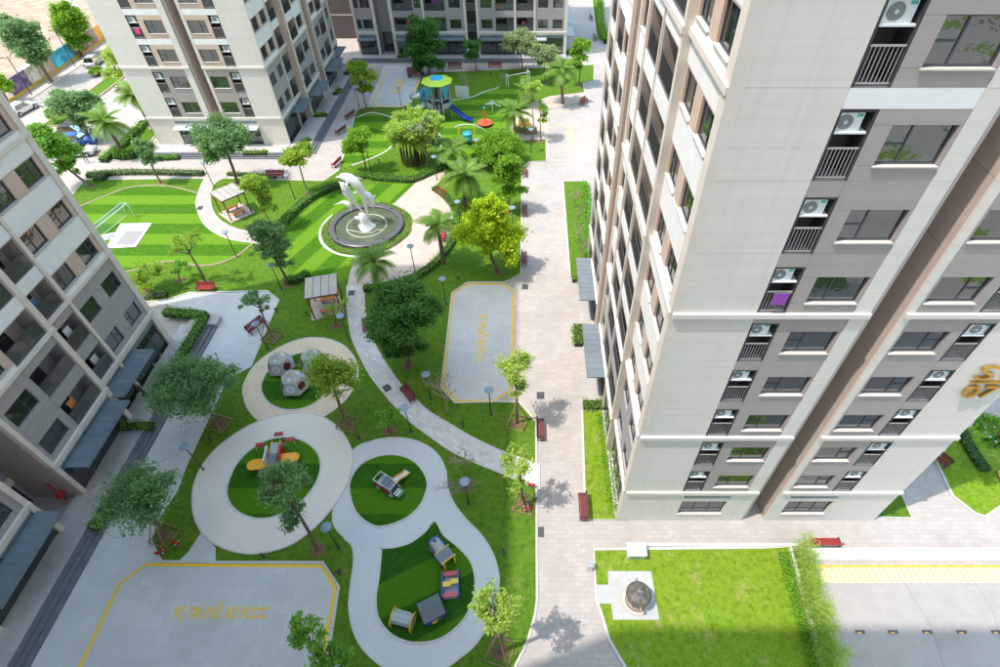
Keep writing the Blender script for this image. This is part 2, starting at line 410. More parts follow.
# fountain turf and upper play turf
fturf = spline(ground([(283, 238), (292, 222), (308, 207), (330, 194), (352, 187), (380, 184.5), (413, 185), (394, 205), (366, 225), (356, 250), (352, 264), (343, 281), (322, 284), (296, 277), (284, 262)]), True, 4)
sheet('turf', fturf, .064, TURF_B)
sheet('turf', spline(ground([(357, 118), (372, 113), (391, 118), (400, 127), (392, 146), (378, 156), (352, 166), (342, 165), (350, 140)]), True, 4), .063, TURF_A)
sheet('turf', spline(ground([(424, 100), (446, 101), (470, 98), (485, 92), (499, 88), (520, 84), (530, 95), (511, 112), (506, 128), (505, 140), (490, 150), (462, 156), (440, 152), (425, 136), (412, 118)]), True, 4), .063, TURF_A)
for e in ([(357, 118), (372, 113), (391, 118), (400, 127), (392, 146), (378, 156), (352, 166)], [(446, 101), (470, 98), (485, 92), (499, 88)], [(431, 130), (439, 134), (442, 143), (440, 150)]):
    MB().ribbon(spline(ground(e), False, 5), .22, .02, .09).build('lawn_edging', KERB)['kind'] = 'structure'
sheet('path', ground([(424, 137), (441, 136), (442, 142), (424, 142.5)]), .072, PAV)
# strip lawns beside the right tower and round its far corner
def lawn(px, m=LAWN, z=.05, kerb=True):
    g = ground(px); sheet('lawn', g, z, m)
    if kerb: MB().ribbon(g, .16, 0, z + .06, True).build('kerb', KERB)['kind'] = 'structure'
lawn([(563, 182), (588, 182), (590, 276), (570, 277)])
lawn([(582, 411), (603, 411), (616, 520), (585.5, 520)], LAWNDRY)
lawn([(594, 549.8), (764, 547.8), (790, 547.5), (838, 690), (640, 690), (625, 667), (609, 640), (600, 610), (596, 600)], LAWNDRY)
lawn([(874, 517), (912, 519), (898, 490)], LAWN)
lawn([(936, 462), (958, 430), (975, 425), (1010, 455), (1010, 500), (985, 517), (975, 514), (952, 496)], LAWNDRY)
lawn([(600, -2), (592, 0), (597, 40), (606, 42)], LAWN)
lawn([(86, 184), (128, 162), (160, 150), (166, 152), (125, 160), (115, 163), (104, 163)], LAWN) if 0 else None
lawn([(103, 162), (145, 127), (158, 133), (140, 155), (118, 160)], LAWN)
lawn([(145, 163), (160, 149), (163, 153), (157, 162)], LAWN)
for i in range(60):  # unseen grass patches added only for the tower windows to mirror
    x_, y_ = 24 + 17 * (i % 8) + rng.uniform(-4, 4), -8 - 13 * (i // 8) + rng.uniform(-3, 3); w_, h_ = rng.uniform(4, 11), rng.uniform(3, 8)
    sheet('lawn', [(x_, y_), (x_ + w_, y_ + rng.uniform(-2, 2)), (x_ + w_ + rng.uniform(-2, 2), y_ + h_), (x_ + rng.uniform(-2, 2), y_ + h_)], .03 + .001 * i, LAWNDRY if i % 2 else LAWN)
# pad of the round bronze sculpture
sheet('path', ground([(608, 571.5), (651, 571.5), (659, 620), (613, 620), (611, 604), (596, 604), (594.5, 585), (608, 585)]), .066, paving('sculpture pad', (.47, .47, .47), .5, .5, .85, 0.0))
# grey slabs of the fire bays and terrace plaza, toned pale to lift their shade
plaza_w = ground([(149, 302), (169, 299.5), (189, 293), (243, 291.6), (267, 291), (279, 300), (251, 367), (227.5, 379), (186, 467), (177, 491), (156, 524), (151.5, 542), (162, 561.5), (216, 562.5), (323, 562.5), (339, 587), (331, 640), (322, 690)]) + [(-27.9, 6.3), (-27.9, 35.6), (-30.5, 36.5)]
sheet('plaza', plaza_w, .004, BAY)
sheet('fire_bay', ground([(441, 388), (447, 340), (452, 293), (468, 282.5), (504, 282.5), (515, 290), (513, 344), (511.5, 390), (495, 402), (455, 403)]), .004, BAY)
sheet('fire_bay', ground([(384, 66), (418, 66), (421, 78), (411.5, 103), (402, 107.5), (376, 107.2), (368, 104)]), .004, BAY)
# yellow bay outlines
YELF = mat('faded line paint', (.62, .53, .30), .75, .12, 4, stain=.3)
def lines(px, w=.16, closed=False, m=None):
    o = MB().ribbon(ground(px), w, .003, .010, closed).build('bay_line', m or YEL); o['kind'] = 'structure'
lines([(60, 708), (119.5, 584), (146, 564.8), (321, 566), (335.5, 588.5), (329, 620), (318, 690)], .2)
lines([(443.5, 386), (448, 340), (453, 294), (469, 284), (503.5, 284), (513.5, 292), (512, 344), (510.5, 389), (494, 401), (457, 400.8)], .2, True)
lines([(389, 69.5), (415, 68.3), (419, 79), (410.5, 102), (401, 106.5), (377, 105.8), (373, 103), (383, 79)], .2, True)
lines([(547.5, 111), (589, 111), (588, 159), (581, 161), (552, 160), (547.8, 157)], .14, True, YELF)
fnt = None
def words(txt, centre, size, rz, m, depth_=.004, parent=None, name='lettering', shear=0.0, upright=False, width=None, z=.004, n_rot=None, bold=0.0):
    def wid(s_):
        c_ = bpy.data.curves.new('t', 'FONT'); c_.body = s_; c_.size = size; c_.offset = bold; o_ = bpy.data.objects.new('t', c_); col.objects.link(o_)
        m_ = bpy.data.meshes.new_from_object(o_.evaluated_get(bpy.context.evaluated_depsgraph_get())); bpy.data.objects.remove(o_, do_unlink=True)
        x_ = [v.co.x for v in m_.vertices]; return max(x_) - min(x_)
    dbar = None
    if 'Đ' in txt:
        i_ = txt.index('Đ'); txt = txt.replace('Đ', 'D'); dbar = wid(txt[:i_ + 1]) - wid('D')
    cu = bpy.data.curves.new('t', 'FONT'); cu.body = txt; cu.size = size; cu.align_x = 'CENTER'; cu.align_y = 'CENTER'; cu.shear = shear
    cu.extrude = depth_; cu.resolution_u = 3; cu.offset = bold
    o = bpy.data.objects.new('t', cu); col.objects.link(o)
    me = bpy.data.meshes.new_from_object(o.evaluated_get(bpy.context.evaluated_depsgraph_get()))
    bpy.data.objects.remove(o, do_unlink=True)
    if dbar is not None:                        # the stroke through the D
        xs = [v.co.x for v in me.vertices]; ys = [v.co.y for v in me.vertices]; x0 = min(xs) + dbar
        cap = [v.co.y for v in me.vertices if v.co.x < min(xs) + size * .15]; ym = max(cap) - size * .36
        bm_ = MB(); bm_.v = [tuple(v.co) for v in me.vertices]; bm_.f = [tuple(f_.vertices) for f_ in me.polygons]
        bm_.box(x0 - size * .1, x0 + size * .28, ym - size * .05, ym + size * .05, depth_ * .2, depth_ + .003); me = bm_.mesh('lettering', m)
    me.materials.clear(); me.materials.append(m)
    q = link(name, me, parent, centre)
    if width:
        xs = [v.co.x for v in me.vertices]; k = width / (max(xs) - min(xs)); q.scale = (k, 1, 1)
    q.rotation_euler = n_rot if n_rot else (R(90) if upright else 0, 0, rz)
    return q
a, b = P(174, 612), P(267, 615)
q = words('VỊ TRÍ ĐỖ XE PCCC', ((a.x + b.x) / 2, (a.y + b.y) / 2, .011), .88, 0, YEL, bold=.02, width=(b - a).length); q['kind'] = 'structure'
a, b = P(482, 314), P(480, 362)
q = words('VỊ TRÍ ĐỖ XE PCCC', ((a.x + b.x) / 2, (a.y + b.y) / 2, .011), .95, R(-90), YEL, bold=.022, width=(b - a).length); q['kind'] = 'structure'
a, b = P(402, 79), P(396, 94)
q = words('VỊ TRÍ ĐỖ XE PCCC', ((a.x + b.x) / 2, (a.y + b.y) / 2, .011), 1.5, R(90), YEL, bold=.045, width=(b - a).length); q['kind'] = 'structure'
a, b = P(570, 126), P(570, 146)
q = words('VỊ TRÍ ĐỖ XE PCCC', ((a.x + b.x) / 2, (a.y + b.y) / 2, .011), 1.2, R(-90), YELF, bold=.045, width=(b - a).length); q['kind'] = 'structure'
# ---------------------------------------------------------------- street beyond the left towers
def rect(name, x0, x1, y0, y1, z, m, kind='structure'):
    return sheet(name, [(x0, y0), (x1, y0), (x1, y1), (x0, y1)], z, m, kind)
MB().add([(-300, 20, .004), (-77.2, 20, .004), (-77.2, 330, .004), (-300, 330, .004)], [(0, 1, 2, 3)]).build('sand_lot', SAND)['kind'] = 'structure'
rect('road', -74.6, -67.6, 20, 260, .008, ROADM)
rect('road', -64.6, -57.2, 20, 260, .008, ROADM)
for y0, y1 in ((60, 70.5), (73.2, 76.6), (82.2, 97.0), (100, 140)):
    g = [(-67.5, y0), (-64.9, y0), (-64.9, y1), (-67.5, y1)]
    sheet('median_lawn', g, .12, LAWN)
    MB().ribbon(g, .28, 0, .17, True).build('kerb', mat('brown kerb', (.36, .26, .19), .8, .12, 3))['kind'] = 'structure'
MB().ribbon([(-74.7, 20), (-74.7, 260)], .2, 0, .13).build('kerb', KERB)['kind'] = 'structure'
rect('pavement', -77.1, -74.8, 20, 260, .10, paving('street paving', (.53, .46, .42), .5, .5))
# low mounds and heaps in the sand lot
for i in range(26):
    x, y, r, h = -80 - rng.random() * 70, 84 + rng.random() * 75, 1.5 + rng.random() * 4, .25 + rng.random() * .8
    ring = [(r * (1 + .25 * math.sin(k * 2.1 + i)) * math.cos(k * math.pi / 7), r * .6 * (1 + .2 * math.cos(k * 1.7 + i)) * math.sin(k * math.pi / 7)) for k in range(14)]
    vs = []; fs = []
    for j, (f, hh) in enumerate(((1, -.05), (.7, .45), (.35, .85), (.05, 1))):
        vs += [(px * f, py * f, hh * h) for px, py in ring]
    for j in range(3):
        for k in range(14): fs.append((j * 14 + k, j * 14 + (k + 1) % 14, (j + 1) * 14 + (k + 1) % 14, (j + 1) * 14 + k))
    fs.append(tuple(range(42, 56)))
    o = MB().add(vs, fs).build('sand_mound', SAND if i % 3 else mat('pale spoil', (.58, .54, .50), .95, .12, 1), None, (x, y, 0), rng.random() * 3, True)
    o['kind'] = 'structure'
# painted hoarding, one panel per picture
HB = empty('hoarding', (-77.0, 80, 0), 0, 'painted site hoarding with coloured panels on a yellow base along the sandy lot', 'hoarding')
cols = [((.12, .08, .22), 4.2), ((.52, .50, .47), 2.6), ((.45, .38, .30), 3.6), ((.03, .36, .55), 5.4), ((.22, .13, .14), 4.4), ((.30, .17, .15), 3.0), ((.60, .28, .02), 4.2), ((.10, .09, .15), 3.4), ((.40, .36, .33), 4), ((.05, .2, .3), 5), ((.5, .4, .3), 6)]
yy = 2.2
def mural(i, c):
    m = bpy.data.materials.new('mural %d' % i); t, b = nodes_of(m); p = pos(t)
    v = N(t, 'ShaderNodeTexVoronoi', Scale=.7); t.links.new(p, v.inputs['Vector'])
    cc = lerp_mix(t, ramp(t, noise(t, p, .8, 3), .45, .6), c, [min(1, x * 1.7 + .05) for x in c])
    cc = lerp_mix(t, ramp(t, v.outputs['Distance'], .15, .35), [x * .5 + .2 for x in c], cc)
    t.links.new(cc, b.inputs['Base Color']); b.inputs['Roughness'].default_value = .6
    return m
for i, (c, w) in enumerate(cols):
    MB().box(-.05, .05, yy, yy + w - .08, .45, 2.6).build('panel', mural(i, c), HB)
    MB().box(-.09, .09, yy - .09, yy - .0, 0, 2.7).build('post', mat('hoarding post', (.4, .4, .4), .5), HB)
    yy += w
MB().box(-.12, .12, -3, yy, 0, .45).build('base', mat('yellow base paint', (.62, .42, .06), .7, .15, 2), HB)
for i, (y0, w, c) in enumerate(((-14, 5, (.3, .28, .26)), (-8.8, 5.6, (.14, .09, .2)))):
    MB().box(-.05, .05, y0, y0 + w, .45, 2.6).build('panel', mural(20 + i, c), HB)

# ---------------------------------------------------------------- tower kit
CREAM = cladding('cream cladding', (.67, .635, .595))
CREAM2 = mat('cream render', (.68, .62, .555), .75, .05, 2, stain=.08)
WHITE = mat('white render', (.78, .78, .79), .7, .05, 1.5, stain=.1)
GREYP = cladding('grey cladding', (.37, .33, .315))
PEACH = mat('peach render', (.58, .44, .365), .75, .06, 2, stain=.1)
BROWN = mat('brown render', (.50, .42, .375), .75, .06, 2, stain=.12)
SHADEG = mat('grey render', (.35, .33, .335), .75, .06, 2, stain=.1)
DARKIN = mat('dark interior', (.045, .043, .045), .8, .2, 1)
FRAME = mat('dark window frame', (.055, .065, .085), .35, .1, 3, spec=.5)
RAIL = mat('dark railing', (.10, .10, .105), .45, .1, 4, metal=.4)
LRAIL = mat('pale metal rail', (.42, .43, .44), .4, .08, 4, metal=.5)
SILL = mat('sill stone', (.54, .49, .45), .7, .05, 4)
GLASS = glassmat('window glass', (.05, .06, .058), .10, .6)
SHOP = glassmat('shop glass', (.05, .065, .065), .10, .6)
CLEAR = glassmat('clear rail glass', (.13, .14, .14), .03, 1.0)
AWN = mat('blue grey awning', (.19, .24, .28), .35, .1, 1.2, metal=.3, stain=.2)
AWNL = mat('pale awning', (.42, .45, .48), .4, .08, 1.2)
CURT = [mat('pale blue curtain', (.32, .47, .50), .8, .1, 3), mat('cream curtain', (.52, .48, .40), .8, .1, 3), mat('grey curtain', (.30, .31, .32), .8, .1, 3), mat('maroon curtain', (.16, .045, .05), .8, .15, 3), mat('leafy curtain', (.20, .26, .10), .8, .3, 6)]
CACHE = {}
def unit(m):
    if ('u', m.name) not in CACHE: CACHE['u', m.name] = MB().box(-.5, .5, -.5, .5, -.5, .5).mesh('slab ' + m.name, m)
    return CACHE['u', m.name]
class Fac:
    """an upright face: corner (ox, oy), u along it, n outwards"""
    def __init__(s, root, ox, oy, u, n):
        s.root = root; s.o = (ox, oy); s.u = u; s.n = n; s.rz = math.atan2(n[0], -n[1])
    def w(s, u, d, z): return Vector((s.o[0] + s.u[0] * u + s.n[0] * d, s.o[1] + s.u[1] * u + s.n[1] * d, z))
    def box(s, name, m, u0, u1, d0, d1, z0, z1, gap=.006):
        if u1 - u0 < .03 or z1 - z0 < .03: return None
        a, b = s.w(u0 + gap, d0, z0 + gap), s.w(u1 - gap, d1, z1 - gap)
        o = link(name, unit(m), s.root, (a + b) / 2 - s.root.location)
        o.scale = (abs(b.x - a.x), abs(b.y - a.y), abs(b.z - a.z)); return o
    def put(s, name, mesh, uc, d, z, parent=None):
        return link(name, mesh, s.root if parent is None else parent, s.w(uc, d, z) - s.root.location, s.rz)

def window_meshes(w, h, style):
    k = ('win', round(w, 2), round(h, 2), style)
    if k in CACHE: return CACHE[k]
    f = MB(); t = .055
    f.box(-w / 2, w / 2, 0, .08, 0, t).box(-w / 2, w / 2, 0, .08, h - t, h)
    f.box(-w / 2, -w / 2 + t, 0, .08, t, h - t).box(w / 2 - t, w / 2, 0, .08, t, h - t)
    if style == 'sash':                          # one mullion, a transom in the narrow light
        x = -w / 2 + w * .36
        f.box(x - .03, x + .03, .002, .078, t, h - t).box(-w / 2 + t, x - .03, .004, .076, h * .5 - .03, h * .5 + .03)
    elif style == 'sash2':
        x = w / 2 - w * .36
        f.box(x - .03, x + .03, .002, .078, t, h - t).box(x + .03, w / 2 - t, .004, .076, h * .5 - .03, h * .5 + .03)
    elif style == 'shop':
        nn = max(1, round(w / 1.25))
        for i in range(1, nn): x = -w / 2 + w * i / nn; f.box(x - .03, x + .03, .002, .078, t, h - t)
        f.box(-w / 2 + t, w / 2 - t, .004, .076, h * .72 - .025, h * .72 + .025)
    elif style == 'three':
        for i in (1, 2): x = -w / 2 + w * i / 3; f.box(x - .03, x + .03, .002, .078, t, h - t)
        f.box(-w / 2 + t, w / 2 - t, .004, .076, h * .28 - .02, h * .28 + .02)
    else:
        f.box(-.03, .03, .002, .078, t, h - t)
    p = MB().box(-w / 2 + .03, w / 2 - .03, .035, .047, .03, h - .03)
    cu = MB(); n = 22
    for i in range(n):
        a0, a1 = -w / 2 + .05 + (w - .1) * i / n, -w / 2 + .05 + (w - .1) * (i + 1) / n
        y0, y1 = .14 + .03 * (i % 2), .14 + .03 * ((i + 1) % 2)
        cu.add([(a0, y0, .02), (a1, y1, .02), (a1, y1, h - .02), (a0, y0, h - .02)], [(0, 1, 2, 3)])
    s = MB().box(-w / 2 - .05, w / 2 + .05, -.19, .0, -.05, -.004)
    CACHE[k] = (f.mesh('window', FRAME), p, cu, s.mesh('sill', SILL)); return CACHE[k]
def window(F, u0, u1, z0, z1, d=-.12, style='sash', curtain=None, sill=True, glass=None, name='window', p_c=.38):
    w, h = abs(u1 - u0), z1 - z0
    f, p, cu, s = window_meshes(w, h, style)
    o = F.put(name, f, (u0 + u1) / 2, d, z0)
    gk = ('pane', round(w, 2), round(h, 2), style, (glass or GLASS).name)
    if gk not in CACHE: CACHE[gk] = p.mesh('pane', glass or GLASS)
    link('pane', CACHE[gk], o)
    if curtain is None and rng.random() < p_c: curtain = rng.choice([0, 1, 1, 2, 2, 3, 4])
    if curtain is not None and curtain >= 0:
        ck = ('cur', round(w, 2), round(h, 2), curtain)
        if ck not in CACHE: CACHE[ck] = cu.mesh('curtain', CURT[curtain])
        c = link('curtain', CACHE[ck], o)
        if rng.random() < .55:
            c.scale.x = .5; c.location.x = rng.choice((-1, 1)) * w * .22
    if sill: link('sill', s, o)
    return o
def glass_rail(w, h):
    k = ('grail', round(w, 2), h)
    if k not in CACHE:
        r = MB().box(-w / 2, w / 2, -.02, .03, h - .05, h)
        for x in (-w / 2 + .02, 0, w / 2 - .02): r.box(x - .02, x + .02, -.015, .025, .05, h - .05)
        CACHE[k] = (r.mesh('railing', RAIL), MB().box(-w / 2, w / 2, -.004, .004, .08, h - .06).mesh('rail_glass', CLEAR))
    return CACHE[k]
def rail_mesh(w, h, m, step=.11, solid=False):
    k = ('rail', round(w, 2), h, m.name, solid)
    if k not in CACHE:
        r = MB().box(-w / 2, w / 2, -.02, .03, h - .05, h).box(-w / 2, w / 2, -.015, .025, .05, .09)
        n = int(w / step)
        for i in range(n + 1):
            x = -w / 2 + .012 + (w - .024) * i / n; r.box(x - .011, x + .011, -.006, .016, .09, h - .05)
        if solid: r.box(-w / 2 + .01, w / 2 - .01, .02, .028, .09, h - .06)
        CACHE[k] = r.mesh('railing', m)
    return CACHE[k]
def shell_meshes(w, h, dep, m, fm):
    k = ('shell', round(w, 2), round(h, 2), dep, m.name, fm.name)
    if k not in CACHE:
        s = MB().box(-w / 2, w / 2, dep - .08, dep, 0, h).box(-w / 2, -w / 2 + .08, .002, dep - .081, .002, h).box(w / 2 - .08, w / 2, .002, dep - .081, .002, h).box(-w / 2, w / 2, .004, dep, h - .08, h + .02)
        f = MB().box(-w / 2 + .082, w / 2 - .082, 0, dep - .082, .0, .05)
        CACHE[k] = (s.mesh('balcony', m), f.mesh('balcony_floor', fm))
    return CACHE[k]
FLOORT = mat('balcony tiles', (.17, .165, .17), .6, .1, 4)
AC_BODY = mat('white air conditioner casing', (.70, .73, .74), .45, .04, 5)
AC_FAN = mat('fan grille', (.20, .21, .21), .5, .1, 8)
AC_TAG = mat('green energy label', (.05, .42, .36), .5)
acm = [MB().box(-.42, .42, -.16, .16, 0, .58).mesh('body', AC_BODY),
       MB().tube([(-.1, -.165, .29), (-.1, -.185, .29)], .235, 20).tube([(-.1, -.185, .29), (-.1, -.20, .29)], .05, 10).mesh('fan_grille', AC_FAN),
       MB().box(.2, .39, -.166, -.161, .46, .55).mesh('label', AC_TAG),
       MB().tube([(-.1, -.189, .29), (-.1, -.205, .29)], .06, 10).mesh('fan_hub', mat('pale plastic', (.6, .62, .62), .5))]
LAUNDRY = [mat('pink cloth', (.62, .05, .18), .8, .1), mat('blue cloth', (.08, .16, .42), .8, .1), mat('white cloth', (.7, .7, .72), .8, .05), mat('violet cloth', (.25, .06, .35), .8, .1), mat('orange cloth', (.7, .25, .08), .8, .1)]
def laundry(F, u, d, z, k, where):
    c = LAUNDRY[k]
    o = empty('laundry', F.w(u, d, z), F.rz, '%s laundry on a %s storey balcony rail of %s' % (c.name.replace(' cloth', ''), ORD[int((z - GH) / FH)], where), 'laundry', 'laundry on the balcony rails')
    b = MB(); n = 8
    for i in range(n):
        x0, x1 = -.3 + .6 * i / n, -.3 + .6 * (i + 1) / n
        b.add([(x0, -.04 - .02 * (i % 2), 0), (x1, -.04 - .02 * ((i + 1) % 2), 0), (x1, -.02, .62), (x0, -.02, .62)], [(0, 1, 2, 3)])
    b.build('cloth', c, o)
    MB().tube([(-.36, -.02, .63), (.36, -.02, .63)], .012, 6).build('rod', LRAIL, o)
ORD = ('first', 'second', 'third', 'fourth', 'fifth', 'sixth', 'seventh', 'eighth', 'ninth', 'tenth', 'eleventh')
def ac_unit(F, u, d, z, where, bay):
    o = empty('air_conditioner', F.w(u, d, z), F.rz, 'white air conditioner on the %s balcony up of the %s' % (ORD[int((z - GH) / FH)], bay), 'air conditioner', 'air conditioners of %s' % where)
    for nm, me in zip(('body', 'fan_grille', 'label', 'fan_hub'), acm): link(nm, me, o)
def ac_balcony(F, u0, u1, z0, where, lit=True, dress=None, ac=True, bay=''):
    w = u1 - u0; um = (u0 + u1) / 2
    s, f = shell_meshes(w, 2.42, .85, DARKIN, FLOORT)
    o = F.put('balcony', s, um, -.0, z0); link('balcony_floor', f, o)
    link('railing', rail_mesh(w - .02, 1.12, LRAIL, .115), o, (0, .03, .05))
    link('shelf', MB().box(-w / 2 + .01, w / 2 - .01, .02, .5, 1.62, 1.68).mesh('shelf', AC_BODY) if ('sh', round(w, 2)) not in CACHE else CACHE['sh', round(w, 2)], o)
    CACHE.setdefault(('sh', round(w, 2)), o.children[-1].data)
    if ac: ac_unit(F, um - .1 + rng.uniform(-.06, .06), -.27, z0 + 1.681, where, bay)
    if dress is not None: laundry(F, um + rng.uniform(-.2, .2), .07, z0 + .55, dress, where)
def balcony(F, u0, u1, z0, h, m, where, style=0):
    w = u1 - u0; um = (u0 + u1) / 2
    s, f = shell_meshes(w, h, 1.35, m, FLOORT)
    o = F.put('balcony', s, um, F.off, z0); link('balcony_floor', f, o)
    if 'terrace' in where or 'shaded' in where:
        a_, b_ = glass_rail(w - .04, 1.05); link('railing', a_, o, (0, .05, .03)); link('rail_glass', b_, o, (0, .05, .03))
    else: link('railing', rail_mesh(w - .04, 1.05, RAIL, .09, True), o, (0, .05, .03))
    dw = min(1.7, w - .5)
    fm, p, cu, sl_ = window_meshes(dw, h - .15, 'slide')
    link('door', fm, o, (-w / 2 + .14 + dw / 2, 1.17, .06))
    gk = ('pane', round(dw, 2), round(h - .15, 2), 'slide', GLASS.name)
    if gk not in CACHE: CACHE[gk] = p.mesh('pane', GLASS)
    link('door_pane', CACHE[gk], o, (-w / 2 + .14 + dw / 2, 1.17, .06))
    return o
def band(F, u0, u1, z, d=0.0, h=.26, out=.14):
    F.box('cornice', CREAM2, u0, u1, d - .1, d + out, z - h, z)

GH, FH = 4.0, 3.05                               # ground storey and storey heights
def zf(k): return GH + FH * k
def around(F, m, u0, u1, z0, z1, wins, d=0.0, name='wall_panel'):
    """panels filling a rectangle round window openings (all at one height)"""
    if not wins: F.box(name, m, u0, u1, d - .15, d, z0, z1); return
    wz0, wz1 = wins[0][2], wins[0][3]
    F.box(name, m, u0, u1, d - .15, d, z0, wz0); F.box(name, m, u0, u1, d - .15, d, wz1, z1)
    e = u0
    for a, b, _, _ in wins: F.box(name, m, e, a, d - .15, d, wz0, wz1); e = b
    F.box(name, m, e, u1, d - .15, d, wz0, wz1)

def short_face(F, floors, where, peach_from, white_at, ground_style, mirror_len=17.0, bright_curtain=None):
    """the narrow end of a tower: two bays either side of a deep slot"""
    root, (ox, oy) = F.root, F.o
    F2 = Fac(root, *F.w(mirror_len, 0, 0)[:2], (-F.u[0], -F.u[1]), F.n)
    for bay, f in enumerate((F, F2)):
        f.off = 0.0
        W = 8.15 if bay == 0 else 7.35           # bay width
        b0, b1 = (3.45, 4.62) if bay == 0 else (3.2, 4.38)
        w0, w1 = (5.25, 7.3) if bay == 0 else (4.87, 6.9)
        g1 = w1 + .12                            # coloured infill ends here
        for k in floors:
            z0, z1 = zf(k), zf(k + 1)
            pm = PEACH if k >= peach_from else GREYP
            f.box('wall_panel', CREAM, 0, b0, -.15, 0, z0, z1)
            f.box('pier', CREAM, g1, W, -.15, .02, z0, z1)
            top = z0 + 2.42; lo = z0
            if k + 1 in white_at: f.box('spandrel', WHITE, b0, g1, -.15, .004, z0 + 2.42, z1); hi = z0 + 2.42
            else: hi = z1
            if hi > top: f.box('grey_panel', pm, b0, b1, -.15, 0, top, hi)
            around(f, pm, b1, g1, lo, hi, [(w0, w1, z0 + .55, z0 + 1.92)], name='infill_panel')
            cur = None
            if bright_curtain and (bay, k) in bright_curtain: cur = bright_curtain[bay, k]
            window(f, w0, w1, z0 + .55, z0 + 1.92, style='sash' if (bay == 0) == (F.n[1] < 0) else 'sash2', curtain=cur)
            dr = {(0, 5): 3, (0, 12): 1}.get((bay, k)) if 'S1' in where or 'gold' in where else {(0, 3): 0}.get((bay, k))
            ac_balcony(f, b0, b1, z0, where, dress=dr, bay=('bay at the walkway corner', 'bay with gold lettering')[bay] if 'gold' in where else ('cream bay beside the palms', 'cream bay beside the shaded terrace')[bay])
        for k in (0, 2, 5):
            if k in floors: band(f, -.02 if bay == 0 else -.02, W + .01, zf(k) + .02)
        # ground storey
        if ground_style == 'window':
            around(f, CREAM, 0, W, .0, GH - .26, [(3.7, 6.55, 1.0, 2.7)], name='wall_panel')
            window(f, 3.7, 6.55, 1.0, 2.7, style='three', sill=True, curtain=1)
            f.box('vent_strip', AWN, 3.7, 6.6, 0, .03, 3.14, 3.36)
        else:
            around(f, CREAM2, 0, W, 0, GH - .26, [(3.3, W - .35, .35, 2.75)], name='wall_panel')
            window(f, 3.3, W - .35, .35, 2.75, style='shop', sill=False, glass=SHOP, curtain=-1)
            f.box('vent_strip', AWN, 3.3, W - .35, 0, .03, 3.2, 3.5)
            c = f.put('awning', MB().box(-(W - 3.3) / 2, (W - 3.3) / 2, -1.0, 0, 0, .08, rx=R(8)).mesh('awning', AWNL), (3.1 + W - .1) / 2, .0, 2.85)
    # slot between the bays
    F.box('slot_wall', BROWN, 8.15, 8.45, -1.9, -.16, 0, zf(max(floors) + 1))
    for k in [-1] + list(floors):
        F2.box('slot_wall', BROWN, 7.2, 7.35, -1.9, -.16, 0 if k < 0 else zf(k), zf(k + 1), .012)
    F.box('slot_back', BROWN, 8.15, 9.65, -2.1, -1.9, 0, zf(max(floors) + 1))

def long_face(F, floors, where, segs, length, recess, grey_to=2, shops=True):
    """the courtyard side: window bays, balcony bays, piers, one deep recess"""
    for s in segs:
        typ, u0, u1, off = s[:4]
        F.off = off
        for k in floors:
            z0, z1 = zf(k), zf(k + 1); grey = k < grey_to
            pm = SHADEG if grey else PEACH; sp = SHADEG if grey else WHITE
            if typ == 'W':
                wins = [(a, b, z0 + .42, z0 + 1.78) for a, b in s[4]]
                if grey: around(F, pm, u0, u1, z0, z1, wins, off, 'infill_panel')
                else:
                    lo = z0 + .30
                    if k == grey_to: F.box('spandrel', WHITE, u0, u1, off - .15, off + .02, z0, lo)
                    around(F, pm, u0, u1, lo, z0 + 1.86, wins, off, 'infill_panel')
                    F.box('spandrel', WHITE, u0, u1, off - .15, off + .02, z0 + 1.86, z1 + .30)
                for a, b, c, d in wins: window(F, a, b, c, d, off - .1, rng.choice(('sash', 'sash2')), sill=not grey, p_c=.5)
            elif typ == 'B':
                F.box('spandrel', sp, u0, u1, off - .15, off + .02, z0 + 2.15, z1)
                balcony(F, u0, u1, z0, 2.15, BROWN if not grey else SHADEG, where)
                if rng.random() < .4: laundry(F, u0 + (u1 - u0) * rng.uniform(.3, .7), off - .5, z0 + .75, rng.randrange(5), where)
            elif typ == 'P':
                F.box('pier', CREAM2, u0, u1, off - .3, off + .10, z0, z1, .0)
        zt = zf(max(floors) + 1)
        if typ == 'P': F.box('pier', CREAM2, u0, u1, off - .3, off + .10, 0, GH)
        elif shops:
            F.box('wall_panel', CREAM2, u0, u1, off - .15, off + .05, 3.45, GH)
            F.box('vent_strip', AWN, u0 + .05, u1 - .05, off - .12, off - .02, 2.95, 3.45)
            F.box('wall_panel', CREAM2, u0, u1, off - .15, off, 0, .06)
            window(F, u0 + .02, u1 - .02, .06, 2.95, off - .1, 'shop', sill=False, glass=SHOP, curtain=-1, name='shopfront')
    for k in (0, 2, 5, 8):
        if k in floors or k == 0:
            for s in segs: band(F, s[1], s[2], zf(k) + .02, s[3] + .02, .26, .16)
    # side walls where the face steps
    zt = zf(max(floors) + 1)
    for u0, u1, da, db, m in recess:
        for k in [-1] + list(floors): F.box('return_wall', m, u0, u1, da, db, 0 if k < 0 else zf(k), zf(k + 1), .004)

def tower_body(root, x0, x1, y0, y1, floors, top, m_up, slabs, extra=0.0):
    """floors, dark core and the storeys above those built in detail"""
    lo = max(floors) + 1
    L = root.location
    def b(name, m, a0, a1, c0, c1, z0, z1):
        o = link(name, unit(m), root, Vector(((a0 + a1) / 2, (c0 + c1) / 2, (z0 + z1) / 2)) - L); o.scale = (a1 - a0, c1 - c0, z1 - z0); return o
    for k in list(floors) + [lo]:
        for q in slabs: b('floor_slab', SHADEG, *q, zf(k) - .22, zf(k) - .02)
    b('core', DARKIN, x0 + 4.6, x1 - 4.6, y0 + 4.6, y1 - 4.6, 0, zf(lo))
    b('upper_storeys', m_up, x0, x1, y0 - extra, y1, zf(lo) + .01, top)
TOP = 69.5

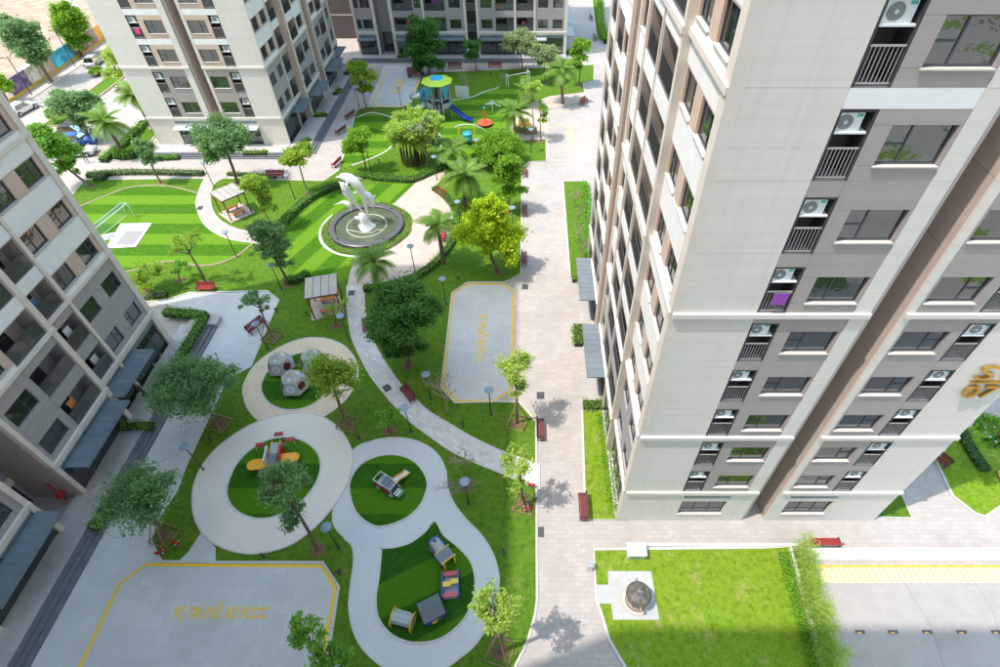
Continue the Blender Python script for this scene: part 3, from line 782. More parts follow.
# ---- right tower
XR0, XR1, YR0 = 5.9, 22.88, 16.25
t1 = empty('apartment_tower', (XR0, YR0, 0), 0, 'pale grey and white apartment tower with gold S1 07 lettering beside the long walkway', 'apartment tower')
W1 = 'the tower with gold lettering'
fl1 = range(0, 10)
tower_body(t1, XR0, XR1, YR0, YR0 + 28, fl1, TOP, CREAM, [(XR0 + .2, XR0 + 8.1, YR0 + .2, YR0 + 4.3), (XR0 + 9.7, XR1 - .2, YR0 + .2, YR0 + 4.3), (XR0 + .2, XR0 + 3.3, YR0 + 4.3, YR0 + 14.45), (XR0 + .2, XR0 + 3.3, YR0 + 16.9, YR0 + 27.8), (XR0 + 3.3, XR1 - .2, YR0 + 4.3, YR0 + 27.8)])
f = Fac(t1, XR0, YR0, (1, 0), (0, -1))
short_face(f, fl1, W1, 99, (8,), 'window', XR1 - XR0, {(0, 5): 0, (0, 8): -1, (0, 9): -1, (0, 7): -1, (0, 6): -1, (1, 4): 3, (1, 3): 4, (1, 5): -1, (1, 6): -1})
f = Fac(t1, XR0, YR0, (0, 1), (-1, 0))
SEG_R = [('P', 0, .6, 0), ('W', .6, 5.3, 0, [(.85, 2.5), (3.5, 5.1)]), ('P', 5.3, 5.62, .25), ('B', 5.62, 8.95, .25), ('P', 8.95, 9.1, .25), ('B', 9.1, 12.2, .25), ('P', 12.2, 12.5, .25), ('W', 12.5, 14.3, .25, [(12.75, 14.1)]), ('P', 14.3, 14.6, .25),
         ('P', 16.8, 17.1, .25), ('W', 17.1, 19.6, .25, [(17.5, 19.2)]), ('B', 19.6, 22.4, .25), ('P', 22.4, 22.7, .25), ('W', 22.7, 25.3, 0, [(23.2, 24.9)]), ('B', 25.3, 27.6, 0), ('P', 27.6, 28, 0)]
long_face(f, fl1, W1, SEG_R, 28, [(5.3, 5.4, -.15, .2, CREAM2), (16.7, 16.84, -3, .2, PEACH), (14.5, 14.6, -3, .2, PEACH), (14.6, 16.7, -3.1, -3, SHADEG)], 2, True)
# back corner returns so that no edge is open
for nm, a in (('end_wall', (XR0 + .02, XR1, YR0 + 27.8, YR0 + 28.02)), ('side_wall', (XR1 - .2, XR1, YR0 + .16, YR0 + 27.8))):
    o = link(nm, unit(CREAM), t1, Vector(((a[0] + a[1]) / 2, (a[2] + a[3]) / 2, zf(10) / 2)) - t1.location); o.scale = (a[1] - a[0], a[3] - a[2], zf(10))
GOLD = mat('gold letters', (.62, .36, .07), .28, .1, 6, metal=.85)
fz = Fac(t1, XR0, YR0, (1, 0), (0, -1))
for txt, x, z, sz in (('S1', 21.55, 15.5, 1.35), ('07', 21.5, 14.1, 1.25)):
    words(txt, Vector((x, YR0 - .14, z)) - t1.location, sz, 0, GOLD, .07, t1, 'letter', 0, True, 1.5)
fz.box('letter_bar', GOLD, 20.72 - XR0, 22.4 - XR0, .03, .16, 14.76, 14.86)
def awning_on(F, u0, u1, z, out, m, off=0.0):
    w = abs(u1 - u0)
    b = MB().box(-w / 2, w / 2, -out, 0, 0, .09).box(-w / 2, w / 2, -out - .03, -out, -.06, .12)
    for i in range(1, int(w / .6)): b.box(-w / 2 + i * .6 - .012, -w / 2 + i * .6 + .012, -out, -.01, .09, .11)
    F.put('awning', b.mesh('awning', m), (u0 + u1) / 2, off, z)
AWNG = mat('grey canopy sheet', (.17, .20, .23), .45, .08, 1.2, stain=.2)
awning_on(f, 9.8, 15.4, 2.95, 1.5, AWNG, .1); awning_on(f, 18.3, 24.1, 2.95, 1.5, AWNG, .1)

# ---- left tower
XL, YL = -31.05, 32.4
t2 = empty('apartment_tower', (XL, YL, 0), 0, 'apartment tower with white and pink banded bays above blue awnings and dark terrace steps', 'apartment tower')
W2 = 'the tower with dark terrace steps'
fl2 = range(0, 7)
tower_body(t2, XL - 17, XL, YL - 28, YL, fl2, TOP, CREAM, [(XL - 3.3, XL - .2, YL - 14.4, YL - .2), (XL - 3.3, XL - .2, YL - 27.8, YL - 16.9), (XL - 16.8, XL - 3.3, YL - 27.8, YL - .2)], 20.0)
f = Fac(t2, XL, YL, (0, -1), (1, 0))
SEG_L = [('P', 0, .5, 0), ('W', .5, 5.3, 0, [(.8, 2.45), (3.6, 5.2)]), ('P', 5.3, 5.55, 0), ('B', 5.55, 8.0, 0), ('P', 8.0, 8.4, .6), ('B', 8.4, 11.4, .6), ('W', 11.4, 14.2, .6, [(11.9, 13.9)]), ('P', 14.2, 14.5, .6),
         ('P', 16.8, 17.15, .6), ('W', 17.15, 20.0, .6, [(17.6, 19.6)]), ('B', 20, 22.8, .6), ('P', 22.8, 23.1, .6), ('W', 23.1, 27.6, 0, [(23.6, 25.3), (25.9, 27.4)]), ('P', 27.6, 28, 0)]
SEG_L[1] = ('W', .5, 5.3, 0, [(.85, 2.5), (3.6, 5.15)])
long_face(f, fl2, W2, SEG_L, 28, [(7.98, 8.1, -.15, .58, PEACH), (14.4, 14.5, -3, .55, BROWN), (16.8, 16.9, -3, .55, BROWN), (14.5, 16.8, -3.1, -3, SHADEG)])
awning_on(f, 3.65, 8.3, 3.1, 1.55, AWN, .02); awning_on(f, 8.6, 14.0, 3.1, 1.55, AWN, .62); awning_on(f, 17.0, 22.6, 3.05, 1.6, AWN, .62)
f.box('entrance_frame', CREAM2, 14.6, 16.7, -2.9, -2.7, 2.3, 2.9); 
F_ = Fac(t2, XL, YL, (0, -1), (1, 0)); window(F_, 14.8, 16.5, .05, 2.3, -2.85, 'slide', sill=False, glass=SHOP, curtain=-1, name='entrance_door')
for nm, a in (('end_wall', (XL - 17, XL - .16, YL - .16, YL - .01)), ('side_wall', (XL - 17, XL - 16.8, YL - 28, YL - .2)), ('end_wall', (XL - 17, XL - .2, YL - 28, YL - 27.85))):
    o = link(nm, unit(CREAM), t2, Vector(((a[0] + a[1]) / 2, (a[2] + a[3]) / 2, zf(7) / 2)) - t2.location); o.scale = (a[1] - a[0], a[3] - a[2], zf(7))

o = link('rear_wing', unit(CREAM2), t2, Vector((XL - 8.5, YL - 38, zf(7) / 2)) - t2.location); o.scale = (17, 19.8, zf(7))
# ---- far left tower
XB1, YB0 = -31.35, 67.3
t3 = empty('apartment_tower', (XB1, YB0, 0), 0, 'cream and pink apartment tower with a dark brown slot behind the dolphin fountain', 'apartment tower')
W3 = 'the cream tower with the brown slot'
fl3 = range(0, 6)
tower_body(t3, XB1 - 16.98, XB1, YB0, YB0 + 28, fl3, TOP, CREAM, [(XB1 - 16.8, XB1 - 8.9, YB0 + .2, YB0 + 4.3), (XB1 - 7.2, XB1 - .2, YB0 + .2, YB0 + 4.3), (XB1 - 3.3, XB1 - .2, YB0 + 4.3, YB0 + 14.4), (XB1 - 3.3, XB1 - .2, YB0 + 16.9, YB0 + 27.8), (XB1 - 16.8, XB1 - 3.3, YB0 + 4.3, YB0 + 27.8)])
f = Fac(t3, XB1 - 16.98, YB0, (1, 0), (0, -1))
short_face(f, fl3, W3, 2, (3, 4, 5, 6), 'shop', 16.98)
f = Fac(t3, XB1, YB0, (0, 1), (1, 0))
SEG_B = [('P', 0, .2, 0), ('W', .2, 5.2, 0, [(.6, 2.2), (3.2, 4.8)]), ('P', 5.2, 5.4, 0), ('B', 5.4, 7.9, 0), ('P', 7.9, 8.3, .8), ('B', 8.3, 11.2, .8), ('W', 11.2, 14.2, .8, [(11.7, 13.7)]), ('P', 14.2, 14.5, .8),
         ('P', 16.8, 17.1, .8), ('W', 17.1, 20.0, .8, [(17.6, 19.5)]), ('B', 20, 22.6, .8), ('P', 22.6, 22.9, .8), ('W', 22.9, 27.6, 0, [(23.4, 25.1), (25.6, 27.3)]), ('P', 27.6, 28, 0)]
long_face(f, fl3, W3, SEG_B, 28, [(7.88, 7.98, -.15, .8, PEACH), (14.4, 14.5, -3, .75, PEACH), (16.8, 16.9, -3, .75, PEACH), (14.5, 16.8, -3.1, -3, SHADEG)])
for a, b, o_ in ((3.4, 7.8, .02), (8.6, 13.8, .82), (17.2, 22.4, .82), (23.2, 27.4, .02)): awning_on(f, a, b, 3.05, 1.5, AWN, o_)
for nm, a in (('end_wall', (XB1 - 16.9, XB1 - .16, YB0 + 27.8, YB0 + 27.99)), ('side_wall', (XB1 - 16.98, XB1 - 16.8, YB0 + .16, YB0 + 27.8))):
    o = link(nm, unit(CREAM), t3, Vector(((a[0] + a[1]) / 2, (a[2] + a[3]) / 2, zf(6) / 2)) - t3.location); o.scale = (a[1] - a[0], a[3] - a[2], zf(6))

# ---- tower across the far end
XF0, XF1, YF = -28.9, 6.1, 99.0
t4 = empty('apartment_tower', (XF0, YF, 0), 0, 'grey apartment block in shade with a row of dark shopfronts behind the play tower', 'apartment tower')
W4 = 'the shaded block behind the play tower'
fl4 = range(0, 4)
tower_body(t4, XF0, XF1, YF, YF + 17, fl4, TOP, CREAM, [(XF0 + .2, XF0 + 3.4, YF + .2, YF + 2.6), (XF0 + 6.1, XF0 + 18.3, YF + .2, YF + 2.6), (XF0 + 20.2, XF1 - .2, YF + .2, YF + 2.6), (XF0 + .2, XF1 - .2, YF + 2.6, YF + 16.8)])
f = Fac(t4, XF0, YF, (1, 0), (0, -1))
SEG_F = [('P', 0, .3, 0), ('W', .3, 3.2, 0, [(.5, 1.2), (1.5, 3.0)]), ('P', 3.2, 3.6, 0), ('P', 6.0, 6.5, 0), ('B', 6.5, 10.0, 0), ('W', 10.0, 11.4, 0, [(10.2, 11.2)]), ('P', 11.4, 11.7, 0), ('B', 11.7, 15.2, 0), ('W', 15.2, 18.1, 0, [(15.8, 17.6)]), ('P', 18.1, 18.5, 0),
         ('P', 20.1, 20.5, 0), ('W', 20.5, 23.2, 0, [(20.9, 22.7)]), ('B', 23.2, 26.3, 0), ('P', 26.3, 26.6, 0), ('B', 26.6, 29.5, 0), ('P', 29.5, 29.8, 0), ('W', 29.8, 34.5, 0, [(30.2, 31.8), (32.6, 34.2)]), ('P', 34.5, 35, 0)]
long_face(f, fl4, W4, SEG_F, 35, [(3.5, 3.6, -2.5, -.05, SHADEG), (6.0, 6.1, -2.5, -.05, SHADEG), (3.6, 6.0, -2.6, -2.5, SHADEG), (18.4, 18.5, -1.5, -.05, SHADEG), (20.1, 20.2, -1.5, -.05, SHADEG), (18.5, 20.1, -1.6, -1.5, DARKIN)], 99)
for k in fl4:
    f.off = 0; f.put('railing', rail_mesh(1.6, 1.1, LRAIL), 19.3, -.05, zf(k))
for a, b in ((.3, 3.2), (6.5, 11.3), (11.8, 18.0), (20.6, 26.2)): awning_on(f, a, b, 3.0, 1.3, AWN, .1)
awning_on(f, 26.7, 31.6, 3.0, 1.3, AWNL, .1)
window(Fac(t4, XF0, YF, (1, 0), (0, -1)), 3.7, 5.9, .05, 3.2, -2.4, 'slide', sill=False, curtain=1, name='entrance_door')
for nm, a in (('end_wall', (XF1 - .2, XF1, YF + .16, YF + 17)), ('end_wall', (XF0, XF0 + .15, YF + .16, YF + 17))):
    o = link(nm, unit(CREAM2), t4, Vector(((a[0] + a[1]) / 2, (a[2] + a[3]) / 2, zf(4) / 2)) - t4.location); o.scale = (a[1] - a[0], a[3] - a[2], zf(4))
fe = Fac(t4, XF1, YF, (0, 1), (1, 0))
for a in (1.0, 7.5, 13): awning_on(fe, a, a + 4.5, 3.0, 1.4, AWNL, .02)
# wing set back at its left
wing = empty('link_block', (-34, 108, 0), 0, 'dark brown windowless wing set back between the two far apartment blocks', 'building')
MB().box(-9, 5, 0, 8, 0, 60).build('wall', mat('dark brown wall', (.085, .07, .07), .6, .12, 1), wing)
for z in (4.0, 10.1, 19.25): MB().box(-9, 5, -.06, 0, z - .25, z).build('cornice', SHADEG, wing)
# ---- the block the picture is taken from: only its shadow reaches the view
t5 = empty('apartment_tower', (-24, -.7, 0), 0, 'apartment block whose shadow falls across the end of the worn lawn and driveway', 'apartment tower')
MB().box(0, 31, -16, 0, 0, 68.5).build('wall', CREAM, t5)
for k in range(0, 20): MB().box(0, 31, 0, .12, zf(k) - .2, zf(k)).build('cornice', CREAM2, t5)
# ---------------------------------------------------------------- terraces and steps
TER = paving('terrace paving', (.44, .42, .41), .6, .6, .85, 0.0)
def terrace(label, x0, x1, y0, y1, sides, h=.45):
    """raised paved strip; sides = where its dark steps run"""
    MB().box(x0, x1, y0, y1, 0, h).build('terrace', TER)['kind'] = 'structure'
    st = empty('terrace_steps', ((x0 + x1) / 2, (y0 + y1) / 2, 0), 0, label, 'steps')
    L = st.location
    for i in range(3):
        d0, d1, z = .32 * i, .32 * (i + 1), h - .15 * i - .03
        for sd_ in sides:
            if sd_ == '+x': b = MB().box(x1 + d0 - L.x, x1 + d1 - L.x, y0 - L.y, y1 - L.y, 0, z)
            if sd_ == '-y': b = MB().box(x0 - L.x, x1 - L.x, y0 - d1 - L.y, y0 - d0 - L.y, 0, z)
            b.build('step', STEPM, st)
        
terrace('dark stone terrace steps below the tower with blue awnings and white bands', XL + .08, -28.9, 2, 34.2, ('+x',))
MB().box(-30.4, -27.9, 34.2, 35.3, 0, .45).build('terrace', TER)['kind'] = 'structure'
terrace('dark steps and planters along the shaded side of the cream tower', XB1 + .2, -28.6, 65.5, 95, ('+x',))
terrace('grey steps in front of the sunlit end of the cream tower', XB1 - 17, XB1 + .1, 65.1, 67.28, ('-y',))
terrace('dark steps below the shaded shopfronts behind the play tower', XF0 - 1, XF1, 97.2, 98.9, ('-y',))
MB().box(4.55, XR0 - .3, YR0 + 9, YR0 + 24.6, 0, .2).build('terrace', TER)['kind'] = 'structure'

# ---------------------------------------------------------------- planting
def quads_mesh(name, V, m):
    """V: (n, 4, 3) quads"""
    n = len(V); me = bpy.data.meshes.new(name)
    me.vertices.add(n * 4); me.vertices.foreach_set('co', V.reshape(-1).astype(np.float32))
    me.loops.add(n * 4); me.loops.foreach_set('vertex_index', np.arange(n * 4, dtype=np.int32))
    me.polygons.add(n); me.polygons.foreach_set('loop_start', np.arange(0, n * 4, 4, dtype=np.int32)); me.polygons.foreach_set('loop_total', np.full(n, 4, dtype=np.int32))
    me.materials.append(m); me.update(calc_edges=True); return me
def leaf_quads(C, size, ratio=.5, up=0.35, droop=None):
    n = len(C)
    a = nrg.normal(size=(n, 3)); a[:, 2] *= .7
    if droop is not None: a[:, 2] -= droop
    a /= np.linalg.norm(a, axis=1, keepdims=True)
    nn = nrg.normal(size=(n, 3)); nn[:, 2] += up * 2
    b = np.cross(nn, a); b /= np.linalg.norm(b, axis=1, keepdims=True) + 1e-9
    L = size * nrg.uniform(.6, 1.3, (n, 1)); W = L * ratio
    return np.stack([C - a * L / 2, C + b * W / 2 - a * L * .05, C + a * L / 2, C - b * W / 2 - a * L * .05], 1)
LEAF = {
    'mid': leafmat('mid green leaves', (0.058, 0.169, 0.026), (0.240, 0.480, 0.064)),
    'dark': leafmat('dark green leaves', (0.026, 0.102, 0.032), (0.127, 0.283, 0.064)),
    'blue': leafmat('blue green leaves', (0.052, 0.140, 0.058), (0.240, 0.396, 0.169)),
    'pale': leafmat('pale green leaves', (0.136, 0.238, 0.035), (0.452, 0.612, 0.125)),
    'yellow': leafmat('yellow green leaves', (.20, .36, .010), (.50, .66, .030), .45),
    'lime': leafmat('lime green leaves', (.085, .200, .016), (.26, .46, .040), .42),
    'olive': leafmat('olive leaves', (0.094, 0.187, 0.023), (0.359, 0.515, 0.070)),
    'palm': leafmat('palm leaflets', (0.066, 0.150, 0.024), (0.228, 0.372, 0.072)),
    'hedge': leafmat('hedge leaves', (0.046, 0.160, 0.019), (0.227, 0.474, 0.046)),
    'grey': leafmat('grey green leaves', (0.133, 0.198, 0.094), (0.377, 0.471, 0.246)),
}
BARK = mat('bark', (.17, .115, .08), .9, .25, 4, bmp=.4)
BARKD = mat('dark bark', (.075, .055, .045), .9, .25, 4, bmp=.4)
BARKP = mat('pale bark', (.34, .27, .21), .9, .2, 4, bmp=.3)
WOOD = mat('timber stakes', (.30, .19, .12), .85, .2, 3)
def blob_clumps(C, r, n):
    u = nrg.normal(size=(n, 3)); u /= np.linalg.norm(u, axis=1, keepdims=True)
    u[:, 2] = np.where(u[:, 2] < -.35, -u[:, 2] * .5, u[:, 2])
    q = nrg.uniform(.35, 1.12, (n, 1)) ** .8
    return C + u * q * r
def tree(base, blobs, kind, label, bark=None, leaf=.2, dens=1.0, stakes=False, name='tree', trunk_r=.11, clump=.34, lean=None, group=None, soil=True):
    B = P(*base, .05)
    root = empty(name, B, 0, label, 'tree', group)
    cl = []; pts = []
    for (cx, cy, rx, ry) in blobs:
        C = PY(cx, cy, B.y); m = mpp(C)
        r = np.array([rx * m, rx * m * .95, max(ry, rx * .6) * m * .95]) * 1.08
        nc = max(6, int(26 * dens * (rx * m / 1.5) ** 1.3))
        cc = blob_clumps(np.array(C), r, nc); cl.append((np.array(C), r, cc))
        for c in cc:
            k = int(140 * dens * (r[0] * clump / .5) ** 1.5) + 25
            g = nrg.normal(size=(k, 3)) * (r * clump * nrg.uniform(.38, .68)); g[:, 2] *= .7
            pts.append(c + g)
    pts = np.concatenate(pts); pts = pts[pts[:, 2] > B.z + .25]
    link('crown', quads_mesh('crown', leaf_quads(pts - np.array(B), leaf * 1.2), LEAF[kind]), root)
    tk = MB(); bk = bark or BARK
    c0, r0, _ = cl[0]
    lowest = min(c[2] - r[2] * .3 for c, r, _ in cl)
    fork = Vector((0, 0, 0)) + (Vector(c0) - B) * .55
    fork.z = max(.9, min(lowest - B.z, (c0[2] - B.z) * .8))
    bend = Vector((rng.uniform(-.12, .12), rng.uniform(-.12, .12), 0))
    tk.tube([(0, 0, -.1), (0, 0, .12), fork * .5 + bend, fork], [trunk_r * 1.5, trunk_r * 1.15, trunk_r, trunk_r * .8], 9)
    for C, r, cc in cl:
        Cl = Vector(C) - B
        tk.tube([fork, fork.lerp(Cl, .55) + Vector((0, 0, .1)), Cl], [trunk_r * .75, trunk_r * .5, trunk_r * .22], 6)
        for c in cc[:max(5, len(cc) // 2)]:
            e = Vector(c) - B; s = fork.lerp(Cl, rng.uniform(.25, .9))
            tk.tube([s, s.lerp(e, .5) + Vector((0, 0, -.05)), e], [trunk_r * .32, trunk_r * .2, .012], 5)
    tk.build('trunk', bk, root, smooth=True)
    if stakes:
        for k in range(4):
            a = k * math.pi / 2 + .5; e = Vector((math.cos(a) * .95, math.sin(a) * .95, -.05))
            MB().tube([e, fork * .55 + Vector((math.cos(a), math.sin(a), 0)) * .1], [.035, .03], 6).build('stake', WOOD, root)
        MB().ribbon([(math.cos(k * math.pi / 2 + .5) * .95, math.sin(k * math.pi / 2 + .5) * .95) for k in range(4)], .07, .0, .10, True).build('stake_frame', WOOD, root)
    if soil:
        MB().lathe([(.55, -.02), (.4, .03), (.05, .05)], 14).build('soil_ring', SOIL, root)
    return root
tree((165, 536), [(141, 497, 30, 27), (155, 488, 17, 20), (122, 503, 14, 16)], 'blue', 'dense bluish green staked tree by the terrace steps and red spring riders', leaf=.17, stakes=True, trunk_r=.12)
tree((220, 424), [(192, 388, 30, 25), (212, 378, 18, 18), (172, 393, 17, 16), (205, 405, 16, 12)], 'blue', 'wide bluish green tree beside the hedged terrace corner', leaf=.17, trunk_r=.12, stakes=True)
tree((348, 424), [(330, 377, 21, 22), (345, 380, 12, 15)], 'olive', 'round olive green tree with a timber frame beside the folded climbing pods', leaf=.19, stakes=True)
tree((317.6, 550), [(285, 487, 22, 20), (271, 478, 12, 12), (298, 515, 14, 15)], 'blue', 'two-tiered bluish green tree overhanging the orange winged play plane', leaf=.17)
tree((340, 688), [(308, 636, 18, 22), (333, 655, 17, 16)], 'mid', 'leafy tree at the end of the fire engine bay with lettering', leaf=.18)
tree((500, 652), [(495, 607, 20, 24), (478, 615, 13, 20)], 'pale', 'yellowish round tree staked in a timber frame beside the kidney shaped path', leaf=.17, stakes=True)
tree((525, 504), [(518, 462, 15, 18), (516, 484, 9, 12)], 'pale', 'slim pale green tree with leaning stakes between paver path and walkway', leaf=.17, stakes=True, trunk_r=.09)
tree((517, 423), [(516, 370, 16, 17), (517, 388, 10, 10)], 'pale', 'small round crowned tree with bare trunk at the yellow bay corner', leaf=.18, stakes=True, trunk_r=.10)
tree((408, 366), [(402, 313, 29, 33), (390, 330, 20, 24), (420, 310, 18, 26), (405, 345, 18, 14)], 'dark', 'big round dark green tree beside the striped paver path', leaf=.22, dens=1.15, trunk_r=.18, clump=.3)
tree((498, 272), [(482, 232, 21, 26), (503, 243, 18, 24), (490, 212, 15, 14)], 'yellow', 'bright yellow green weeping tree beside the long walkway', leaf=.28, dens=1.25, trunk_r=.15, clump=.28)
tree((509, 212), [(511, 168, 12, 12), (506, 178, 12, 14), (512, 192, 10, 10)], 'lime', 'tall fresh green tree beside the walkway benches', leaf=.27, trunk_r=.11)
tree((308, 193), [(297, 157, 14, 9), (305, 152, 9, 8), (288, 163, 7, 6)], 'olive', 'small umbrella shaped yellowish tree on lawn by the cream tower', leaf=.24, trunk_r=.09, bark=BARKP)
tree((238, 184), [(224, 140, 19, 21), (215, 148, 13, 15), (234, 143, 12, 18)], 'blue', 'tall bushy bluish green tree behind the slatted shelter on the garden path', leaf=.27, trunk_r=.17)
tree((366, 172), [(359, 138, 12, 9), (356, 150, 10, 11)], 'lime', 'small clipped round tree on the play lawn beside the cream tower paving', leaf=.26, trunk_r=.09)
tree((272, 228), [(252, 184, 12, 9), (262, 192, 10, 10), (268, 208, 11, 13), (259, 180, 8, 6)], 'olive', 'loose many-stemmed yellowish tree between the shelter and the fountain hedge', leaf=.23, dens=.8, trunk_r=.09)
tree((288, 285), [(266, 236, 14, 12), (273, 250, 15, 13), (258, 228, 10, 8), (282, 262, 9, 10)], 'blue', 'drooping bluish green conifer-like tree at the end of the garden path', leaf=.2, trunk_r=.12)
tree((272, 337), [(256, 296, 11, 11), (263, 306, 8, 8), (249, 304, 7, 8)], 'blue', 'small open crowned tree beside the dark bench at the plaza edge', leaf=.18, dens=.7, trunk_r=.08, stakes=True)
tree((206, 283), [(184, 243, 13, 11), (178, 252, 9, 8), (192, 236, 10, 8)], 'olive', 'sparse forked tree with few leaves behind the red bench on the plaza', leaf=.17, dens=.45, trunk_r=.1)
tree((161, 183), [(145, 150, 9, 10), (150, 160, 8, 9)], 'blue', 'slender leaning tree beside the hedge at the striped lawn', leaf=.25, trunk_r=.1)
tree((90, 140), [(76, 107, 16, 15), (86, 102, 10, 12), (64, 101, 7, 10), (84, 120, 10, 9)], 'blue', 'dense round tree beside the parked cars on the street median', leaf=.3, trunk_r=.15)
tree((90, 186), [(46, 146, 17, 16), (59, 153, 13, 14), (65, 168, 9, 10), (38, 132, 9, 8)], 'mid', 'dense dark street tree half hidden behind the banded tower corner', leaf=.27, trunk_r=.15)
tree((52, 82), [(24, 40, 15, 19), (34, 56, 12, 14), (18, 30, 10, 10)], 'blue', 'large bluish green street tree in front of the blue hoarding panel', leaf=.36, trunk_r=.2, soil=False)
tree((82, 57), [(66, 17, 12, 12), (73, 31, 12, 12), (79, 42, 9, 7)], 'lime', 'tall bright green street tree beside the orange hoarding panel', leaf=.36, trunk_r=.2, soil=False)
tree((8, 103), [(2, 88, 9, 14)], 'lime', 'street tree cut off by the banded tower near the purple hoarding panel', leaf=.33, trunk_r=.15, soil=False)
tree((118, 90), [(113, 60, 9, 13), (116, 76, 9, 9)], 'pale', 'thin light green tree on the median against the cream tower', leaf=.28, dens=.7, trunk_r=.09)
tree((55, 122), [(55, 114, 7, 6)], 'lime', 'low bright bush on the street median', name='bush', leaf=.25, trunk_r=.07)
tree((98, 75), [(97, 71, 6, 4)], 'lime', 'small bush at the tip of the grassed street median', name='bush', leaf=.25, trunk_r=.06)
tree((430, 76), [(425, 32, 13, 14), (424, 50, 15, 14), (428, 64, 11, 9), (418, 42, 10, 12)], 'dark', 'tall dark green tree against the shaded shopfronts', leaf=.36, trunk_r=.2, clump=.3)
tree((368, 111), [(356, 66, 8, 7), (362, 77, 10, 9), (366, 90, 7, 8)], 'olive', 'narrow reddish olive tree on the paving by the yellow lined bay', leaf=.26, trunk_r=.09)
tree((477, 71), [(472, 47, 8, 8), (472, 57, 7, 4)], 'dark', 'thin dark tree in front of the shaded shopfronts', leaf=.3, dens=.8, trunk_r=.09)
tree((523, 72), [(519, 42, 12, 10), (526, 50, 9, 8), (512, 48, 8, 7)], 'grey', 'pale grey green tree in front of the sunlit awning', leaf=.32, trunk_r=.11)
tree((546, 83), [(543, 53, 11, 8), (548, 60, 8, 7)], 'grey', 'grey green multi-stemmed tree on the far lawn', leaf=.32, trunk_r=.1)
tree((579, 86), [(582, 46, 8, 8), (580, 57, 8, 8), (576, 67, 6, 5)], 'lime', 'bright green young tree beside the far tower gap road', leaf=.32, dens=.8, trunk_r=.09)
tree((541, 141), [(540, 108, 7, 7), (545, 118, 6, 8)], 'olive', 'thin sparse tree beside the lined bay along the walkway', leaf=.26, dens=.55, trunk_r=.07)
tree((533, 141), [(531, 92, 8, 7), (536, 86, 7, 6)], 'pale', 'spindly yellowish tree behind the palms near the walkway', leaf=.26, dens=.55, trunk_r=.07)
tree((416, 165), [(414, 128, 20, 13), (404, 142, 13, 11), (425, 138, 13, 13), (430, 122, 12, 9), (398, 128, 8, 8)], 'pale', 'spreading pale green tree over a dark timber-screened trunk by the play lawn', leaf=.27, dens=1.0, trunk_r=.3, bark=BARKD)
tree((427, 171), [(424, 128, 10, 10), (431, 146, 7, 8)], 'grey', 'straight trunked grey green tree beside the screened spreading tree', leaf=.25, dens=.7, trunk_r=.13)
for i, b in enumerate([(498, 147, 15, 11), (487, 153, 12, 9), (512, 148, 11, 12), (505, 137, 10, 8)]):
    tree((b[0], b[1] + 14), [b], 'lime', ('rounded fresh green shrub in the clump beside the pink garden path',)[0], name='shrub', leaf=.26, trunk_r=.07, group='green shrubs beside the pink path', dens=1.1)
tree((147, 291), [(147, 277, 14, 12), (155, 272, 8, 8)], 'olive', 'tangled olive shrub at the corner of the banded tower', name='shrub', leaf=.18, trunk_r=.06)
tree((180, 280), [(179, 268, 8, 7)], 'mid', 'small dark shrub below the striped lawn edging', name='shrub', leaf=.18, trunk_r=.05)
tree((389, 431), [(386, 418, 10, 9), (393, 412, 6, 6)], 'mid', 'low spreading shrub on grass beside the paver path', name='shrub', leaf=.16, trunk_r=.05, dens=.8)
tree((336, 326), [(333, 308, 8, 7), (342, 304, 6, 6), (326, 315, 6, 5)], 'olive', 'sparse small tree leaning over the shelter floor', leaf=.15, trunk_r=.06, dens=.6)
tree((1010, 482), [(992, 428, 14, 14), (1006, 440, 16, 16), (990, 446, 9, 8)], 'mid', 'staked green tree at the corner of the tower with gold lettering', leaf=.2, stakes=True, trunk_r=.12)

def bare_tree(base, hpx, spread, label, m=BARKP, n=6, seed=1, r0=.06):
    rr = random.Random(seed); B = P(*base, .05); T = PY(base[0], base[1] - hpx, B.y); H_ = T.z - B.z
    root = empty('bare_tree', B, 0, label, 'tree')
    tk = MB()
    def grow(p, d, L, r, lev):
        q = p + d * L; mid = p.lerp(q, .5) + Vector((rr.uniform(-.06, .06), rr.uniform(-.06, .06), 0)) * L
        tk.tube([p, mid, q], [r, r * .85, r * .65], 6 if lev < 2 else 4, lev == 0)
        if lev < 4:
            for i in range(n if lev == 0 else rr.choice((2, 3))):
                a = rr.random() * 6.28; v = Vector((math.cos(a) * spread, math.sin(a) * spread, rr.uniform(.3, .9)))
                grow(p.lerp(q, rr.uniform(.6, 1)), (d * .5 + v).normalized(), L * rr.uniform(.5, .75), r * .6, lev + 1)
    grow(Vector((0, 0, -.1)), Vector((0, 0, 1)), H_ * .4, r0, 0)
    tk.build('trunk', m, root)
bare_tree((448, 413), 42, .8, 'leafless grey tree at the corner of the lettered bay', seed=3)
bare_tree((463, 492), 34, 1.5, 'wide leafless tree over the cool grey path edge', mat('grey bark', (.22, .18, .16), .9, .2, 4), seed=5, n=7)
bare_tree((466, 470), 28, 1.0, 'leafless sapling beside the striped paver path', seed=6)
bare_tree((467, 98), 30, .5, 'bare multi-stemmed sapling behind the notice board', seed=8, r0=.05)
bare_tree((502, 84), 16, .8, 'small bare sapling on the shaded far lawn', seed=9)
for i, (x, y) in enumerate(((574, 207), (578, 224), (577, 243), (580, 258))):
    bare_tree((x, y), 26, .7, ('bare pale tree in a row on the strip lawn beside the tower with gold lettering'), BARKP, seed=20 + i, r0=.05)
    bpy.context.scene.collection.objects[-2 if False else -1]
for o in list(col.objects):
    if o.get('label', '').startswith('bare pale tree'): o['group'] = 'bare trees of the strip lawn'

